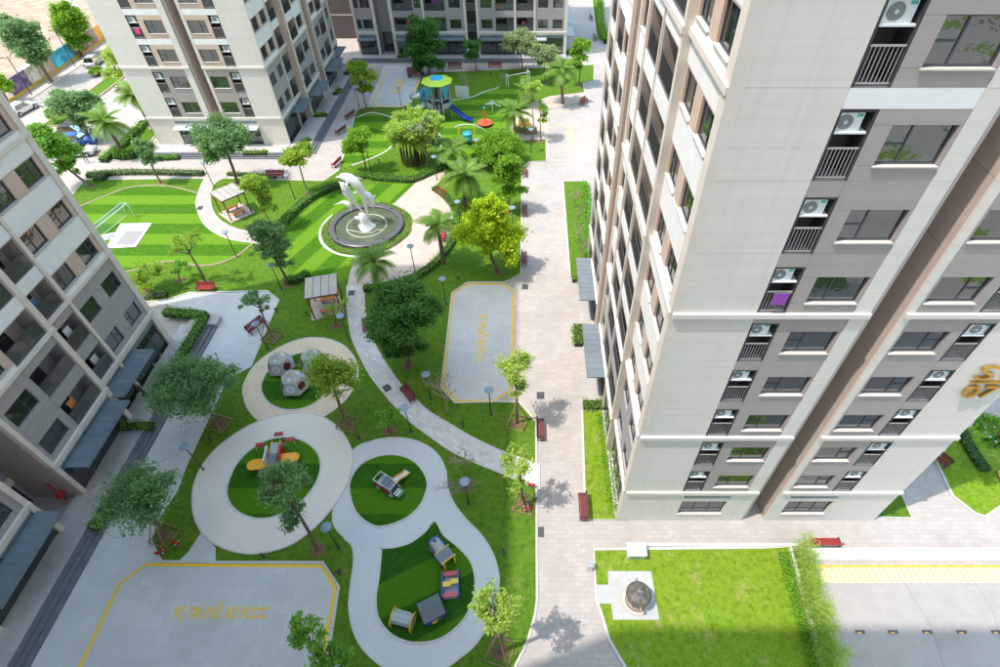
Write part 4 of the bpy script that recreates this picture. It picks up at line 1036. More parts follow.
def frond_mesh():
    if 'frond' in CACHE: return CACHE['frond']
    b = MB(); n = 34; sp = []
    for i in range(n + 1):
        t = i / n; sp.append(Vector((2.25 * (t - .12 * t * t), 0, .95 * t - 1.75 * t * t)))
    b.tube(sp, [.03 * (1 - .75 * i / n) for i in range(n + 1)], 4)
    for i in range(3, n + 1):
        t = i / n; L = .62 * math.sin(math.pi * min(1, .18 + t * .8)) + .08
        d = (sp[i] - sp[i - 1]).normalized()
        for s in (-1, 1):
            e = sp[i] + d * L * .55 + Vector((0, s * L * .8, -.22 * L)); side = d * .038
            b.add([sp[i] - side, sp[i] + side, e + side * .35, e - side * .35], [(0, 1, 2, 3)])
    CACHE['frond'] = b.mesh('frond', LEAF['palm']); return CACHE['frond']
def palm(base, top, label, k=1.0, n=23, group=None):
    B = P(*base, .05); T = PY(*top, B.y)
    root = empty('palm_tree', B, 0, label, 'palm tree', group); T = T - B
    b = MB(); m = 9
    pts = [Vector((0, 0, -.1)).lerp(T, 0) + (T * (i / m)) + Vector((0, 0, -.1 if i == 0 else 0)) for i in range(m + 1)]
    b.tube(pts, [.23 - .08 * i / m + .02 * (i % 2) for i in range(m + 1)], 10)
    b.ball(tuple(T), (.22, .22, .3), 8, 5).build('trunk', BARKD if k < .95 else BARK, root, smooth=True)
    for i in range(n):
        o = link('frond', frond_mesh(), root, T + Vector((0, 0, .1)))
        o.rotation_euler = (rng.uniform(-.2, .2), rng.uniform(-.75, .5) if i % 3 else rng.uniform(-1.1, -.6), i * 2.4 + rng.uniform(-.2, .2))
        s = k * rng.uniform(.85, 1.12); o.scale = (s, s, s)
palm((125, 155), (106, 124), 'palm with dry lower fronds on the planted strip by the parked cars', 1.25)
palm((155, 132), (134, 97), 'tall palm against the pale end wall of the cream tower', 1.2)
palm((515, 138), (514, 114), 'palm in front of the planters beside the walkway bay', 1.2)
palm((527, 106), (526, 92), 'short palm behind the orange spinning dish', .95, 14)
palm((454, 171), (452, 152), 'palm on the play lawn above the pink path', 1.2)
palm((465, 206), (464, 177), 'palm above the red bench and hedge at the fountain plaza', 1.25)
palm((444, 264), (438, 228), 'palm leaning over the hedge with its star shaped shadow on the lawn', 1.0)
palm((376, 289), (374, 264), 'dark palm where the paver path meets the fountain plaza', 1.05)
palm((563, 104), (561, 72), 'palm on the far lawn beside the curving path', 1.25)

def hedge(px, w, h, kind, label, z=.05, leaf=.14, dens=1.0, name='hedge', closed=False, group=None, base=True):
    g = ground(px) if len(px[0]) == 2 else [p[:2] for p in px]
    g = spline(g, False, 6) if len(g) > 2 else g
    B = Vector((*g[len(g) // 2], z)); root = empty(name, B, 0, label, 'hedge', group)
    loc = [(x - B.x, y - B.y) for x, y in g]
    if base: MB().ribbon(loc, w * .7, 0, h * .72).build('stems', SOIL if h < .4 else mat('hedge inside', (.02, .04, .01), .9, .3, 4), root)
    pts = []
    for i in range(len(loc) - 1):
        a, b = np.array(loc[i]), np.array(loc[i + 1]); L = np.linalg.norm(b - a)
        if L < 1e-6: continue
        t = (b - a) / L; nn = np.array([-t[1], t[0]])
        k = int(L * (w + h * 1.4) * 150 * dens * (.14 / leaf) ** 1.6) + 4
        u = nrg.random(k); s = nrg.uniform(-1, 1, k); zz = nrg.random(k) ** .55 * h * nrg.uniform(.85, 1.15, k)
        lump = 1 + .18 * np.sin((u * L + i * 1.3) * 5 + s * 2)
        xy = a + (b - a) * u[:, None] + nn * (s * w / 2 * lump)[:, None]
        pts.append(np.column_stack([xy, zz * lump]))
    pts = np.concatenate(pts)
    link('foliage', quads_mesh('foliage', leaf_quads(pts, leaf, .55, .6), LEAF[kind]), root)
    return root
hedge([(364, 291), (395, 286), (420, 276), (440, 260), (453, 241), (457, 222), (452, 206), (442, 195), (434, 190)], .9, .6, 'hedge', 'curved low hedge round the outer side of the pink fountain plaza')
hedge([(277, 240), (284, 226), (297, 211), (314, 198), (330, 191), (348, 184)], 1.2, .8, 'mid', 'dark curved hedge along the upper edge of the diagonal striped turf')
hedge([(348, 183), (362, 177), (378, 179), (398, 181), (414, 181), (430, 174), (448, 167), (458, 162)], 1.3, .6, 'hedge', 'low mixed hedge between the play lawn and the fountain turf')
hedge([(286, 283), (300, 281), (308, 275)], 1.0, .7, 'mid', 'short dark hedge behind the grey roofed shelter')
hedge([(446, 176), (468, 165), (492, 155)], .8, .5, 'hedge', 'thin hedge following the lower side of the pink path')
hedge([(88, 177), (120, 174), (160, 174), (204, 175)], 1.0, .55, 'grey', 'pale grey green flowering hedge along the top of the striped lawn')
hedge([(228, 175), (262, 177), (276, 179)], .6, .4, 'grey', 'thin pale hedge behind the slatted shelter')
hedge([(96, 180), (108, 179)], 1.4, .8, 'blue', 'bluish hedge clump at the street corner of the striped lawn')
hedge([(168, 317), (204, 320), (206, 324), (194, 345), (180, 367)], 1.0, .75, 'hedge', 'thick L shaped green hedge wrapping the terrace corner', z=.3)
hedge([(125, 431), (157, 430)], .8, .6, 'hedge', 'short green hedge block crossing the dark terrace steps', z=.3)
hedge([(116, 507), (98, 533)], .9, .7, 'hedge', 'green hedge strip beside the tree at the terrace steps', z=.3)
hedge([(146, 298), (168, 296)], .8, .4, 'grey', 'low pale plants at the foot of the banded tower corner')
for a, b in (((311, 143), (304, 146)), ((316, 119), (328, 119)), ((336, 98), (341, 93)), ((347, 78), (351, 74))):
    hedge([a, b], 1.0, .6, 'hedge', 'small clipped hedge block on the shaded dark steps of the cream tower', z=.3, group='hedge blocks of the cream tower steps', leaf=.2)
hedge([(245, 156), (268, 156)], 1.0, .4, 'lime', 'bright low hedge in a planter at the sunlit terrace of the cream tower', z=.3, leaf=.2)
hedge([(398, 60), (410, 60)], 1.0, .6, 'hedge', 'clipped hedge block before the shaded shopfronts', z=.3, leaf=.25)
hedge([(553, 54), (576, 53)], 1.2, .5, 'lime', 'bright green hedge along the end of the far shaded block', leaf=.25)
hedge([(104, 163), (124, 146), (146, 124)], 1.3, .7, 'hedge', 'clipped hedge along the drive beside the two leaning palms', leaf=.22)
hedge([(118, 158), (136, 157), (150, 150)], 1.6, .9, 'mid', 'dark bushy hedge inside the palm bed', leaf=.22)
hedge([(154, 160), (180, 159)], .9, .5, 'hedge', 'planter hedge at the corner of the cream tower terrace', leaf=.2)
hedge([(580, 327), (581, 347)], 1.6, .5, 'lime', 'square bright hedge planter between the two grey canopies', leaf=.17)
hedge([(583, 407), (603, 407)], 1.0, .5, 'lime', 'bright hedge across the end of the strip lawn under the canopy', leaf=.17)
hedge([(572, 281), (578, 281)], .8, .5, 'lime', 'small bright hedge at the end of the bare tree strip', leaf=.18)
hedge([(602, 414), (606, 445), (611, 480), (616, 521)], 1.1, .55, 'hedge', 'ragged hedge along the foot of the wall facing the walkway', leaf=.13, dens=.5, base=False)
hedge([(585, 186), (588, 220), (589, 262)], 1.0, .7, 'hedge', 'sparse hedge beside the wall behind the bare pale trees', leaf=.18, dens=1.2, base=False)
hedge([(781, 553), (791, 590), (802, 630), (818, 685)], .7, .55, 'hedge', 'leafy border hedge beside the white wall of the worn lawn', leaf=.12, dens=1.0, base=False)
hedge([(959, 432), (970, 452), (984, 472)], 1.0, .5, 'dark', 'dark hedge on the shaded lawn beyond the tower corner', leaf=.14)
hedge([(600, 2), (601, 24), (606, 44)], 1.2, 1.0, 'lime', 'bright hedge along the far gap road', leaf=.3)
# bamboo row
Bm = P(800, 600, 0)
bam = empty('bamboo_row', Bm, 0, 'feathery light green bamboo row along the white planter wall by the driveway', 'bamboo')
pts = []; st = MB()
for i in range(44):
    t = i / 43; q = P(792 + 30 * t, 556 + 124 * t, 0) if t < .97 else P(822, 678, 0)
    x, y = q.x + rng.uniform(-.1, .35), q.y + rng.uniform(-.15, .15); h = rng.uniform(1.5, 2.6) if t > .12 else rng.uniform(2.4, 3.0)
    tip = Vector((x + rng.uniform(-.2, .5), y + rng.uniform(-.3, .5), h))
    st.tube([Vector((x, y, -.05)) - Bm, Vector(((x + tip.x) / 2 - .03, (y + tip.y) / 2, h * .55)) - Bm, tip - Bm], [.018, .014, .006], 5)
    n = 420; u = nrg.uniform(.2, 1.05, n) ** .8
    c = np.column_stack([x + (tip.x - x) * u ** 2 + nrg.normal(0, .24, n), y + (tip.y - y) * u ** 2 + nrg.normal(0, .24, n), h * u + nrg.normal(0, .1, n)])
    pts.append(c - np.array(Bm))
link('foliage', quads_mesh('foliage', leaf_quads(np.concatenate(pts), .17, .2, .2, .5), LEAF['pale']), bam)
st.build('stems', mat('bamboo stem', (.22, .26, .08), .6, .2, 4), bam)
# ---------------------------------------------------------------- fountain and dolphins
FC = Vector((-17.62, 49.25, 0.0))
PORC = mat('glossy white sculpture', (.78, .78, .77), .25, .03, 2)
ft = empty('fountain', (FC.x, FC.y, .06), 0, 'round fountain basin with dark stone rim and green water under the dolphins', 'fountain')
RIM = mat('dark basin stone', (.10, .10, .115), .35, .15, 3)
MB().lathe([(3.3, .0), (3.95, .0), (3.95, .5), (3.86, .55), (3.40, .55), (3.34, .5), (3.3, .1)], 64).build('rim', RIM, ft)
wm = bpy.data.materials.new('green pool water'); t_, b_ = nodes_of(wm); p_ = pos(t_)
t_.links.new(lerp_mix(t_, ramp(t_, noise(t_, p_, 1.5), .3, .7), (.06, .085, .055), (.12, .14, .085)), b_.inputs['Base Color'])
b_.inputs['Roughness'].default_value = .06; bump(t_, b_, noise(t_, p_, 3.5, 3), .12, .05)
MB().lathe([(3.31, .2), (3.31, .3), (.01, .3)], 48).build('water', wm, ft)
PIPE = mat('pale pipe', (.55, .53, .42), .5)
MB().tube([(2.1 * math.cos(a * math.pi / 24), 2.1 * math.sin(a * math.pi / 24), .32) for a in range(49)], .05, 6).build('spray_ring', PIPE, ft)
MB().tube([(-1.95, -.75, .32), (-.3, -1.3, .32), (.9, -1.3, .32), (1.3, -.75, .32), (1.9, -.85, .32)], .045, 6).build('pipe', PIPE, ft)
for a in (-2.3, -.85, .9): MB().box(-.1, .1, -.06, .06, 0, .1, c=(3.63 * math.cos(a), 3.63 * math.sin(a), .552)).build('spotlight', RAIL, ft)
hd = [(FC.x + 4.4 * math.cos(k * math.pi / 16), FC.y + 4.4 * math.sin(k * math.pi / 16)) for k in range(33)]
hd3 = [(x, y, 0) for x, y in hd]
hedge(hd3, .75, .28, 'hedge', 'low flowering ring of plants around the fountain rim', leaf=.15, dens=2.2)
MB().ribbon([(FC.x + 4.95 * math.cos(R(150 + k * 7)), FC.y + 4.95 * math.sin(R(150 + k * 7))) for k in range(20)], .3, .02, .085).build('path_edging', KERB)['kind'] = 'structure'
sc = empty('dolphin_sculpture', (FC.x, FC.y, .36), 0, 'white sculpture of leaping dolphins on a wave in the fountain', 'sculpture')
def dolphin(pxs, rmax, dy, fin_at=.45, fluke=True, fin_side=1):
    """spine from snout to tail given as photo pixels on the sculpture's own plane"""
    pts = [PY(x, y, FC.y + dy) - sc.location for x, y in pxs]
    xs = [];  n = 22
    for i in range(n + 1):           # smooth 3-D spine
        t = i / n * (len(pts) - 1); k = min(int(t), len(pts) - 2); f = t - k
        p0, p1, p2, p3 = pts[max(k - 1, 0)], pts[k], pts[k + 1], pts[min(k + 2, len(pts) - 1)]
        xs.append(.5 * ((2 * p1) + (p2 - p0) * f + (2 * p0 - 5 * p1 + 4 * p2 - p3) * f * f + (3 * p1 - p0 - 3 * p2 + p3) * f ** 3))
    prof = [(0, .05), (.06, .16), (.11, .22), (.13, .5), (.2, .78), (.35, 1), (.5, .95), (.7, .62), (.88, .26), (1, .13)]
    def rad(t):
        for (a, ra), (b, rb) in zip(prof, prof[1:]):
            if t <= b: return ra + (rb - ra) * (t - a) / (b - a)
        return prof[-1][1]
    b = MB().tube(xs, [rmax * rad(i / n) for i in range(n + 1)], 14)
    o = b.build('dolphin', PORC, sc, smooth=True)
    k = int(n * fin_at); tn = (xs[k + 1] - xs[k - 1]).normalized(); side = Vector((0, 1, 0))
    up = tn.cross(side).normalized() * fin_side
    base = xs[k] + up * rmax * .85
    fin = MB().add([base - tn * rmax * .7, base + tn * rmax * .5, base + up * rmax * 1.0 + tn * rmax * .95, base + side * .05, base - side * .05], [(0, 3, 2), (3, 1, 2), (0, 2, 4), (4, 2, 1)])
    fin.build('dorsal_fin', PORC, o)
    k = int(n * .3); fr = xs[k]
    for s in (-1, 1):
        MB().add([fr + side * s * rmax * .7 - tn * .2, fr + side * s * rmax * .7 + tn * .22, fr + side * s * rmax * 1.9 - up * rmax * .7 + tn * .5, fr + side * s * rmax * .6 - up * .12], [(0, 1, 2), (1, 3, 2), (3, 0, 2)]).build('flipper', PORC, o)
    if fluke:
        e = xs[-1]; tl = (xs[-1] - xs[-3]).normalized(); w = tl.cross(side).normalized()
        sp = (side + w * .5).normalized()
        for s in (-1, 1):
            MB().add([e - tl * .12, e + tl * .22, e + tl * .42 + sp * s * rmax * 1.5, e + w * .05, e - w * .05], [(0, 3, 2), (3, 1, 2), (0, 2, 4), (4, 2, 1)]).build('fluke', PORC, o)
zp = lambda pts: [(320 + x / 6.67, 160 + y / 6.67) for x, y in pts]
dolphin(zp([(104, 116), (160, 112), (220, 138), (268, 195), (296, 270), (322, 372)]), .52, -.15)
dolphin(zp([(122, 142), (160, 175), (185, 225), (230, 285), (285, 345)]), .40, .25, fluke=False)
dolphin(zp([(352, 326), (340, 280), (318, 238), (270, 218), (205, 226)]), .42, .45, .4, True, -1)
dolphin(zp([(208, 345), (198, 312), (176, 288), (146, 284), (116, 292)]), .26, -.3, .4, True, 1)
wb = MB(); prof = [(.95, -.1), (.82, .1), (.6, .45), (.5, .8), (.46, 1.1), (.4, 1.4), (.25, 1.7), (.05, 1.85)]; nn_ = 20; vs = []
for r_, z_ in prof:
    for k in range(nn_):
        a_ = 2 * math.pi * k / nn_ + z_ * .8; q_ = r_ * (1 + .16 * math.sin(3 * a_) + .06 * math.sin(7 * a_)); vs.append((q_ * math.cos(a_) - .12 * z_, q_ * math.sin(a_), z_))
wb.add(vs, [(i * nn_ + k, i * nn_ + (k + 1) % nn_, (i + 1) * nn_ + (k + 1) % nn_, (i + 1) * nn_ + k) for i in range(len(prof) - 1) for k in range(nn_)])
wb.tube([(-.2, -.1, .9), (-.55, -.15, 1.25), (-.85, -.15, 1.3), (-.95, -.15, 1.05)], [.3, .26, .18, .06], 10).build('wave_base', PORC, sc, (.05, -.25, 0), smooth=True)
sc_base = sc

# ---------------------------------------------------------------- benches
BRED = mat('red painted slats', (.30, .025, .03), .5, .15, 5)
BMAR = mat('maroon painted slats', (.16, .028, .032), .5, .15, 5)
CAST = mat('cast iron', (.06, .06, .065), .5, .1, 5)
def bench(at, rz, label, m=BRED, L=1.8, z=.0, world=None):
    p = Vector((*world, z)) if world else P(*at, z)
    o = empty('park_bench', p, rz, label, 'bench')
    for i in range(5): MB().box(-L / 2, L / 2, -.24 + i * .1, -.155 + i * .1, .42, .455).build('slat', m, o)
    for i in range(4): MB().box(-L / 2, L / 2, .245 + i * .025, .275 + i * .025, .50 + i * .1, .585 + i * .1).build('slat', m, o)
    for x in (-L / 2 + .12, L / 2 - .12):
        MB().box(x - .03, x + .03, -.24, .26, .38, .42).box(x - .03, x + .03, -.22, -.16, 0, .38).box(x - .03, x + .03, .2, .26, 0, .38).box(x - .03, x + .03, .275, .31, .38, .92, ).build('leg', CAST, o)
        MB().box(x - .025, x + .025, -.22, .28, .62, .66).box(x - .025, x + .025, -.22, -.18, .455, .62).build('armrest', CAST, o)
    return o
bench((207, 291), R(180) * 0, 'bright red bench facing the shaded plaza beside the forked tree')
bench((582, 509), R(-90), 'dark red bench at the end of the worn strip lawn by the walkway', BMAR, 1.9)
bench((541, 432), R(90), 'dark red bench beside the walkway near the staked round tree', BMAR, 1.8)
bench((525, 213), R(90), 'dark bench by the walkway beneath the tall fresh green tree', BMAR)
bench((524.5, 261), R(90), 'maroon bench by the walkway beside the yellow green weeping tree', BMAR)
bench((525, 174), R(90), 'maroon bench by the walkway at the lawn corner near the lined bay', BMAR)
bench((441, 196), R(-48), 'bright red bench at the hedge of the fountain plaza')
bench((443.5, 239), R(-90), 'red bench half hidden by the palm on the fountain plaza', BRED, 1.5)
bench((258, 329), R(60), 'dark bench at the sloping plaza edge beside the small open tree', BMAR)
bench((408, 397), R(-52), 'maroon bench angled at the bend of the striped paver path', BMAR, 1.7)
bench((366, 328), R(-76), 'maroon bench on the paver path beneath the big dark tree', BMAR, 1.5)
bench((823, 544.5), R(180), 'red bench on the white kerb above the hatched driveway', BRED, 1.9)
bench((934, 460), R(-60), 'maroon bench in the shade behind the tower with gold lettering', BMAR)
bench((350, 117.5), R(-115), 'dark bench at the shaded edge of the play lawn', BMAR)
bench((341, 133), R(-115), 'dark bench beside the shadow edge on the cream tower paving', BMAR)
bench((337, 165), R(-105), 'sunlit red bench at the corner of the play lawn', BRED)
bench((276, 178), 0, 'red bench behind the loose yellowish tree on the tower paving', BRED, 2.2)
bench((584, 104), R(60), 'red bench at the far path junction by the tower wall', BRED)
bench((455, 68.5), 0, 'dark bench on the far paving below the shaded shopfronts', BMAR, 2.2)
bench((495, 68), 0, 'dark bench on the far paving beside the pale grey green tree', BMAR, 2.2)
bench((591, 19), R(90), 'dark bench at the top of the far gap road', BMAR, 2.2)
bench((595, 39), R(90), 'dark bench at the lower end of the far gap road', BMAR, 2.2)

# ---------------------------------------------------------------- lamps and small fittings
LBLACK = mat('black lamp post', (.03, .035, .04), .4, .1, 5)
LDISC = mat('blue grey lamp disc', (.20, .27, .34), .35, .06, 4)
lamp_parts = (MB().tube([(0, 0, 0), (0, 0, 3.0)], [.05, .035], 8).lathe([(.14, 0), (.14, .03), (.05, .06)], 10).mesh('pole', LBLACK),
              MB().lathe([(.08, 2.98), (.30, 3.03), (.34, 3.08), (.30, 3.12), (.04, 3.16)], 20).mesh('disc', LDISC),
              MB().lathe([(.05, 2.78), (.10, 2.80), (.10, 2.98)], 10).mesh('lantern', mat('frosted lantern', (.55, .57, .58), .4)))
def lamp(base, label, z=.05):
    o = empty('garden_lamp', P(*base, z), 0, label, 'lamp', 'disc topped garden lamps')
    for nm, me in zip(('pole', 'disc', 'lantern'), lamp_parts): link(nm, me, o)
for b, l in (((431, 399), 'disc topped lamp beside the bay corner and big dark tree'), ((411, 432), 'disc topped lamp at the lower side of the paver path bench'), ((468.5, 504), 'disc topped lamp on grass below the wide leafless tree'),
             ((339, 548), 'disc topped lamp between the warm and cool grey paths'), ((350, 685), 'disc topped lamp at the bottom curve of the kidney path'), ((491, 414.5), 'lamp beside the bay with a round shadow on the grass'),
             ((349, 341), 'disc topped lamp by the shelter and the paver path'), ((268, 349), 'disc topped lamp behind the dark plaza bench'), ((237, 257), 'white topped lamp on the striped lawn'),
             ((446, 304), 'disc topped lamp between the bay and the star shaped palm shadow'), ((415, 271), 'lamp on the fountain plaza edge'), ((282, 290), 'lamp beside the drooping conifer-like tree'),
             ((295, 199), 'lamp on lawn above the dark curved hedge'), ((214, 187), 'lamp beside the garden path behind the shelter'), ((360, 111), 'lamp at the play lawn corner near the narrow olive tree'),
             ((402, 109), 'lamp at the lined bay next to the play lawn'), ((371, 170), 'lamp beside the small clipped tree on the play lawn'), ((478, 163), 'lamp beside the pink path below the swing'),
             ((531, 152), 'lamp in the planted corner beside the walkway bay'), ((460, 226), 'lamp behind the fountain plaza hedge'), ((513, 232), 'lamp between the tall green tree and the weeping tree'), ((437, 180), 'lamp in the hedge at the pink path junction'), ((204, 470), 'lamp at the terrace side lawn edge')):
    lamp(b, l)
SPOT = (MB().lathe([(.09, 0), (.09, .04), (.03, .06), (.03, .3)], 8).mesh('stem', LBLACK), MB().tube([(-.12, 0, .36), (.14, 0, .44)], .09, 8).mesh('spot_head', LBLACK))
for b, wh in (((307, 315), 'shelter beside the paver path'), ((359, 439), 'top of the cool grey loop'), ((339.5, 574), 'chamfered corner of the lettered bay'), ((503.5, 553), 'outer bend of the kidney path'), ((463, 426), 'paver path below the bay'), ((264, 557), 'bottom of the warm grey ring'), ((211, 441), 'warm grey ring and plaza'), ((391, 128), 'round turf of the play lawn'), ((379, 163), 'lower edge of the round play turf'), ((491, 76), 'far lawn before the shaded shopfronts'), ((459, 280), 'top of the bay below the weeping tree'), ((277, 312), 'pointed corner of the plaza')):
    o = empty('garden_spotlight', P(*b, .05), rng.random() * 6, 'small black spotlight in grass near the ' + wh, 'spotlight', 'black spotlights in the lawns')
    for nm, me in zip(('stem', 'spot_head'), SPOT): link(nm, me, o)
for b, rz, l in (((387, 388), .7, 'dark drain grate in the striped paver path'), ((539.5, 532), 0, 'drain grate in the walkway near the strip lawn bench'), ((540.5, 395.5), 0, 'drain grate in the walkway beside the round crowned tree'), ((351.5, 293), 0, 'dark drain grate where the paver path begins'), ((200, 208), 0, 'small drain grate in the garden path'), ((525, 287), 0, 'drain grate beside the maroon walkway bench')):
    p = P(*b, .076 if b[0] < 400 else .004)
    o = empty('drain_grate', p, rz, l, 'drain')
    MB().box(-.3, .3, -.35, .35, 0, .012).build('frame', CAST, o)
    for i in range(5): MB().box(-.26, .26, -.28 + i * .13, -.22 + i * .13, .012, .02).build('bar', RAIL, o)
o = empty('light_bollard', P(589, 569), 0, 'short white light bollard on the walkway edge beside the worn lawn', 'bollard')
MB().box(-.2, .2, -.15, .15, 0, .7).build('post', AC_BODY, o); MB().box(-.24, .24, -.19, .19, .7, .78).build('cap', LRAIL, o)
o = empty('utility_cabinet', P(635, 553.5, .05), 0, 'white utility box on the edge of the worn lawn', 'cabinet')
MB().box(-.55, .55, -.35, .35, 0, .75).build('casing', AC_BODY, o); MB().box(-.6, .6, -.42, .42, .75, .82, rx=R(4)).build('lid', AC_BODY, o); MB().box(-.45, .45, -.365, -.352, .1, .65).build('door', mat('grey door', (.42, .47, .46), .5), o)
o = empty('fire_hydrant', P(443, 71.5), 0, 'red fire hydrant before the shaded shopfronts', 'hydrant')
MB().lathe([(.2, 0), (.2, .08), (.12, .1), (.12, .9), (.17, .95), (.12, 1.1), (.03, 1.2)], 10).tube([(-.25, 0, .7), (.25, 0, .7)], .07, 8).build('body', mat('red enamel', (.45, .02, .03), .4), o)

# ---------------------------------------------------------------- shelters
STEELR = mat('rust red steel', (.22, .06, .035), .55, .15, 4)
ROOFP = mat('grey roof sheet', (.38, .355, .33), .45, .08, 1.2, stain=.2)
def shelter(floor_px, roof_px, hz, label, furn=True):
    fl = ground(floor_px); c = Vector((sum(p[0] for p in fl) / 4, sum(p[1] for p in fl) / 4, .05))
    o = empty('garden_shelter', c, 0, label, 'shelter')
    MB().prism([(x - c.x, y - c.y) for x, y in fl], 0, .1).build('floor', PINK, o)
    rf = [P(x, y, hz) for x, y in roof_px]
    l = [p - c for p in rf]
    e1, e2 = l[1] - l[0], l[3] - l[0]
    n = 4
    for i in range(n):
        a, b = l[0] + e1 * (i / n + .01), l[0] + e1 * ((i + 1) / n - .01)
        q = [a, b, b + e2, a + e2]
        MB().add([p + Vector((0, 0, .0)) for p in q] + [p + Vector((0, 0, .06)) for p in q], [(3, 2, 1, 0), (4, 5, 6, 7), (0, 1, 5, 4), (1, 2, 6, 5), (2, 3, 7, 6), (3, 0, 4, 7)]).build('roof_panel', ROOFP, o)
    cen = (l[0] + l[2]) / 2
    b = MB()
    for i in range(4): b.tube([l[i].lerp(l[(i + 1) % 4], .02) - Vector((0, 0, .07)), l[i].lerp(l[(i + 1) % 4], .98) - Vector((0, 0, .07))], .05, 4)
    b.build('roof_beam', STEELR, o)
    for p in l:
        q = p.lerp(cen, .12); MB().box(-.05, .05, -.05, .05, 0, q.z - .02, c=(q.x, q.y, 0)).build('post', STEELR, o)
    if furn:
        t = e1.normalized(); rz = math.atan2(t.y, t.x)
        mid = Vector((cen.x, cen.y, .1))
        for k, (dx, nm) in enumerate(((-.75, 'low seat'), (.75, 'low seat'))):
            s = empty('shelter_seat', c + mid + Vector((-t.y, t.x, 0)) * dx, rz, 'orange topped bench seat inside %s' % ('the slatted shelter by the garden path' if 'path' in label else 'the grey roofed shelter by the paver path'), 'seat', 'orange seats of ' + ('garden path shelter' if 'path' in label else 'paver path shelter'))
            MB().box(-.7, .7, -.2, .2, .38, .45).build('seat', mat('orange seat board', (.60, .17, .04), .5), s)
            for x in (-.5, .5): MB().box(x - .05, x + .05, -.15, .15, 0, .38).build('leg', RAIL, s)
shelter([(219, 214.6), (241.4, 203.6), (255.6, 213), (232, 224)], [(209.4, 193), (233, 183), (245, 191.5), (221.5, 202)], 2.75, 'pale roofed slatted shelter with rusty posts by the curved garden path')
shelter([(312, 322), (345, 314), (340, 297), (311, 300)], [(304.4, 299), (337.4, 293.6), (336.8, 273), (305, 278.6)], 2.8, 'grey roofed shelter with rust red posts beside the fountain turf')

# ---------------------------------------------------------------- long jump pits under a net frame
pc = P(125, 238, .065)
o = empty('jump_pit', pc, 0, 'white framed grey sand pit on the striped lawn', 'sand pit')
q = [Vector(P(*p, .065)) - pc for p in ((152, 223.5), (121, 224), (106, 248.5), (136, 247))]
qi = [Vector(P(*p, .065)) - pc for p in ((145, 231), (127, 231), (115, 245.5), (134, 245.3))]
MB().prism([(p.x, p.y) for p in q], -.03, .06).build('surround', mat('white coping', (.74, .72, .69), .7, .05), o)
MB().prism([(p.x, p.y) for p in qi], .05, .066).build('sand', mat('grey pit sand', (.27, .27, .27), .9, .1, 6, bmp=.3), o)
nf = empty('goal_frame', P(112, 232, .06), 0, 'pale metal goal frame with a thin green net on the striped lawn', 'goal')
L0 = nf.location
gA, gB = P(135, 217, .06) - L0, P(99, 247, .06) - L0
nb = MB(); up = Vector((0, 0, 1.75)); bk = Vector((-1.1, .3, 0))
for e in (gA, gB): nb.tube([e, e + up, e + up * .98 + bk * .6, e + bk], .04, 6)
nb.tube([gA + up, gB + up], .045, 6).tube([gA + bk, gB + bk], .035, 6).tube([gA + up + bk * .6, gB + up + bk * .6], .03, 6)
nb.build('frame', mat('white goal tube', (.62, .66, .68), .4), nf)
nt2 = MB()
for i in range(26):
    p = gA.lerp(gB, i / 25); nt2.tube([p + up + bk * .6, p + bk], .008, 3, False)
for i in range(8):
    a = (up + bk * .6).lerp(bk, i / 7); nt2.tube([gA + a, gB + a], .008, 3, False)
    b = up.lerp(up + bk * .6, i / 7); nt2.tube([gA + b, gB + b], .008, 3, False)
nt2.build('net', mat('green net', (.12, .30, .26), .6), nf)
o = empty('rolled_mat', P(117, 235, .06), R(25), 'long pale runway strip beside the sand pit', 'runway')
MB().box(-2.6, 2.6, -.6, .6, 0, .05).build('surface', mat('pale runway', (.52, .53, .53), .7, .08), o); MB().box(-2.5, -.2, -.5, .4, .05, .075).build('marker', mat('dark runway mark', (.35, .36, .37), .7), o)

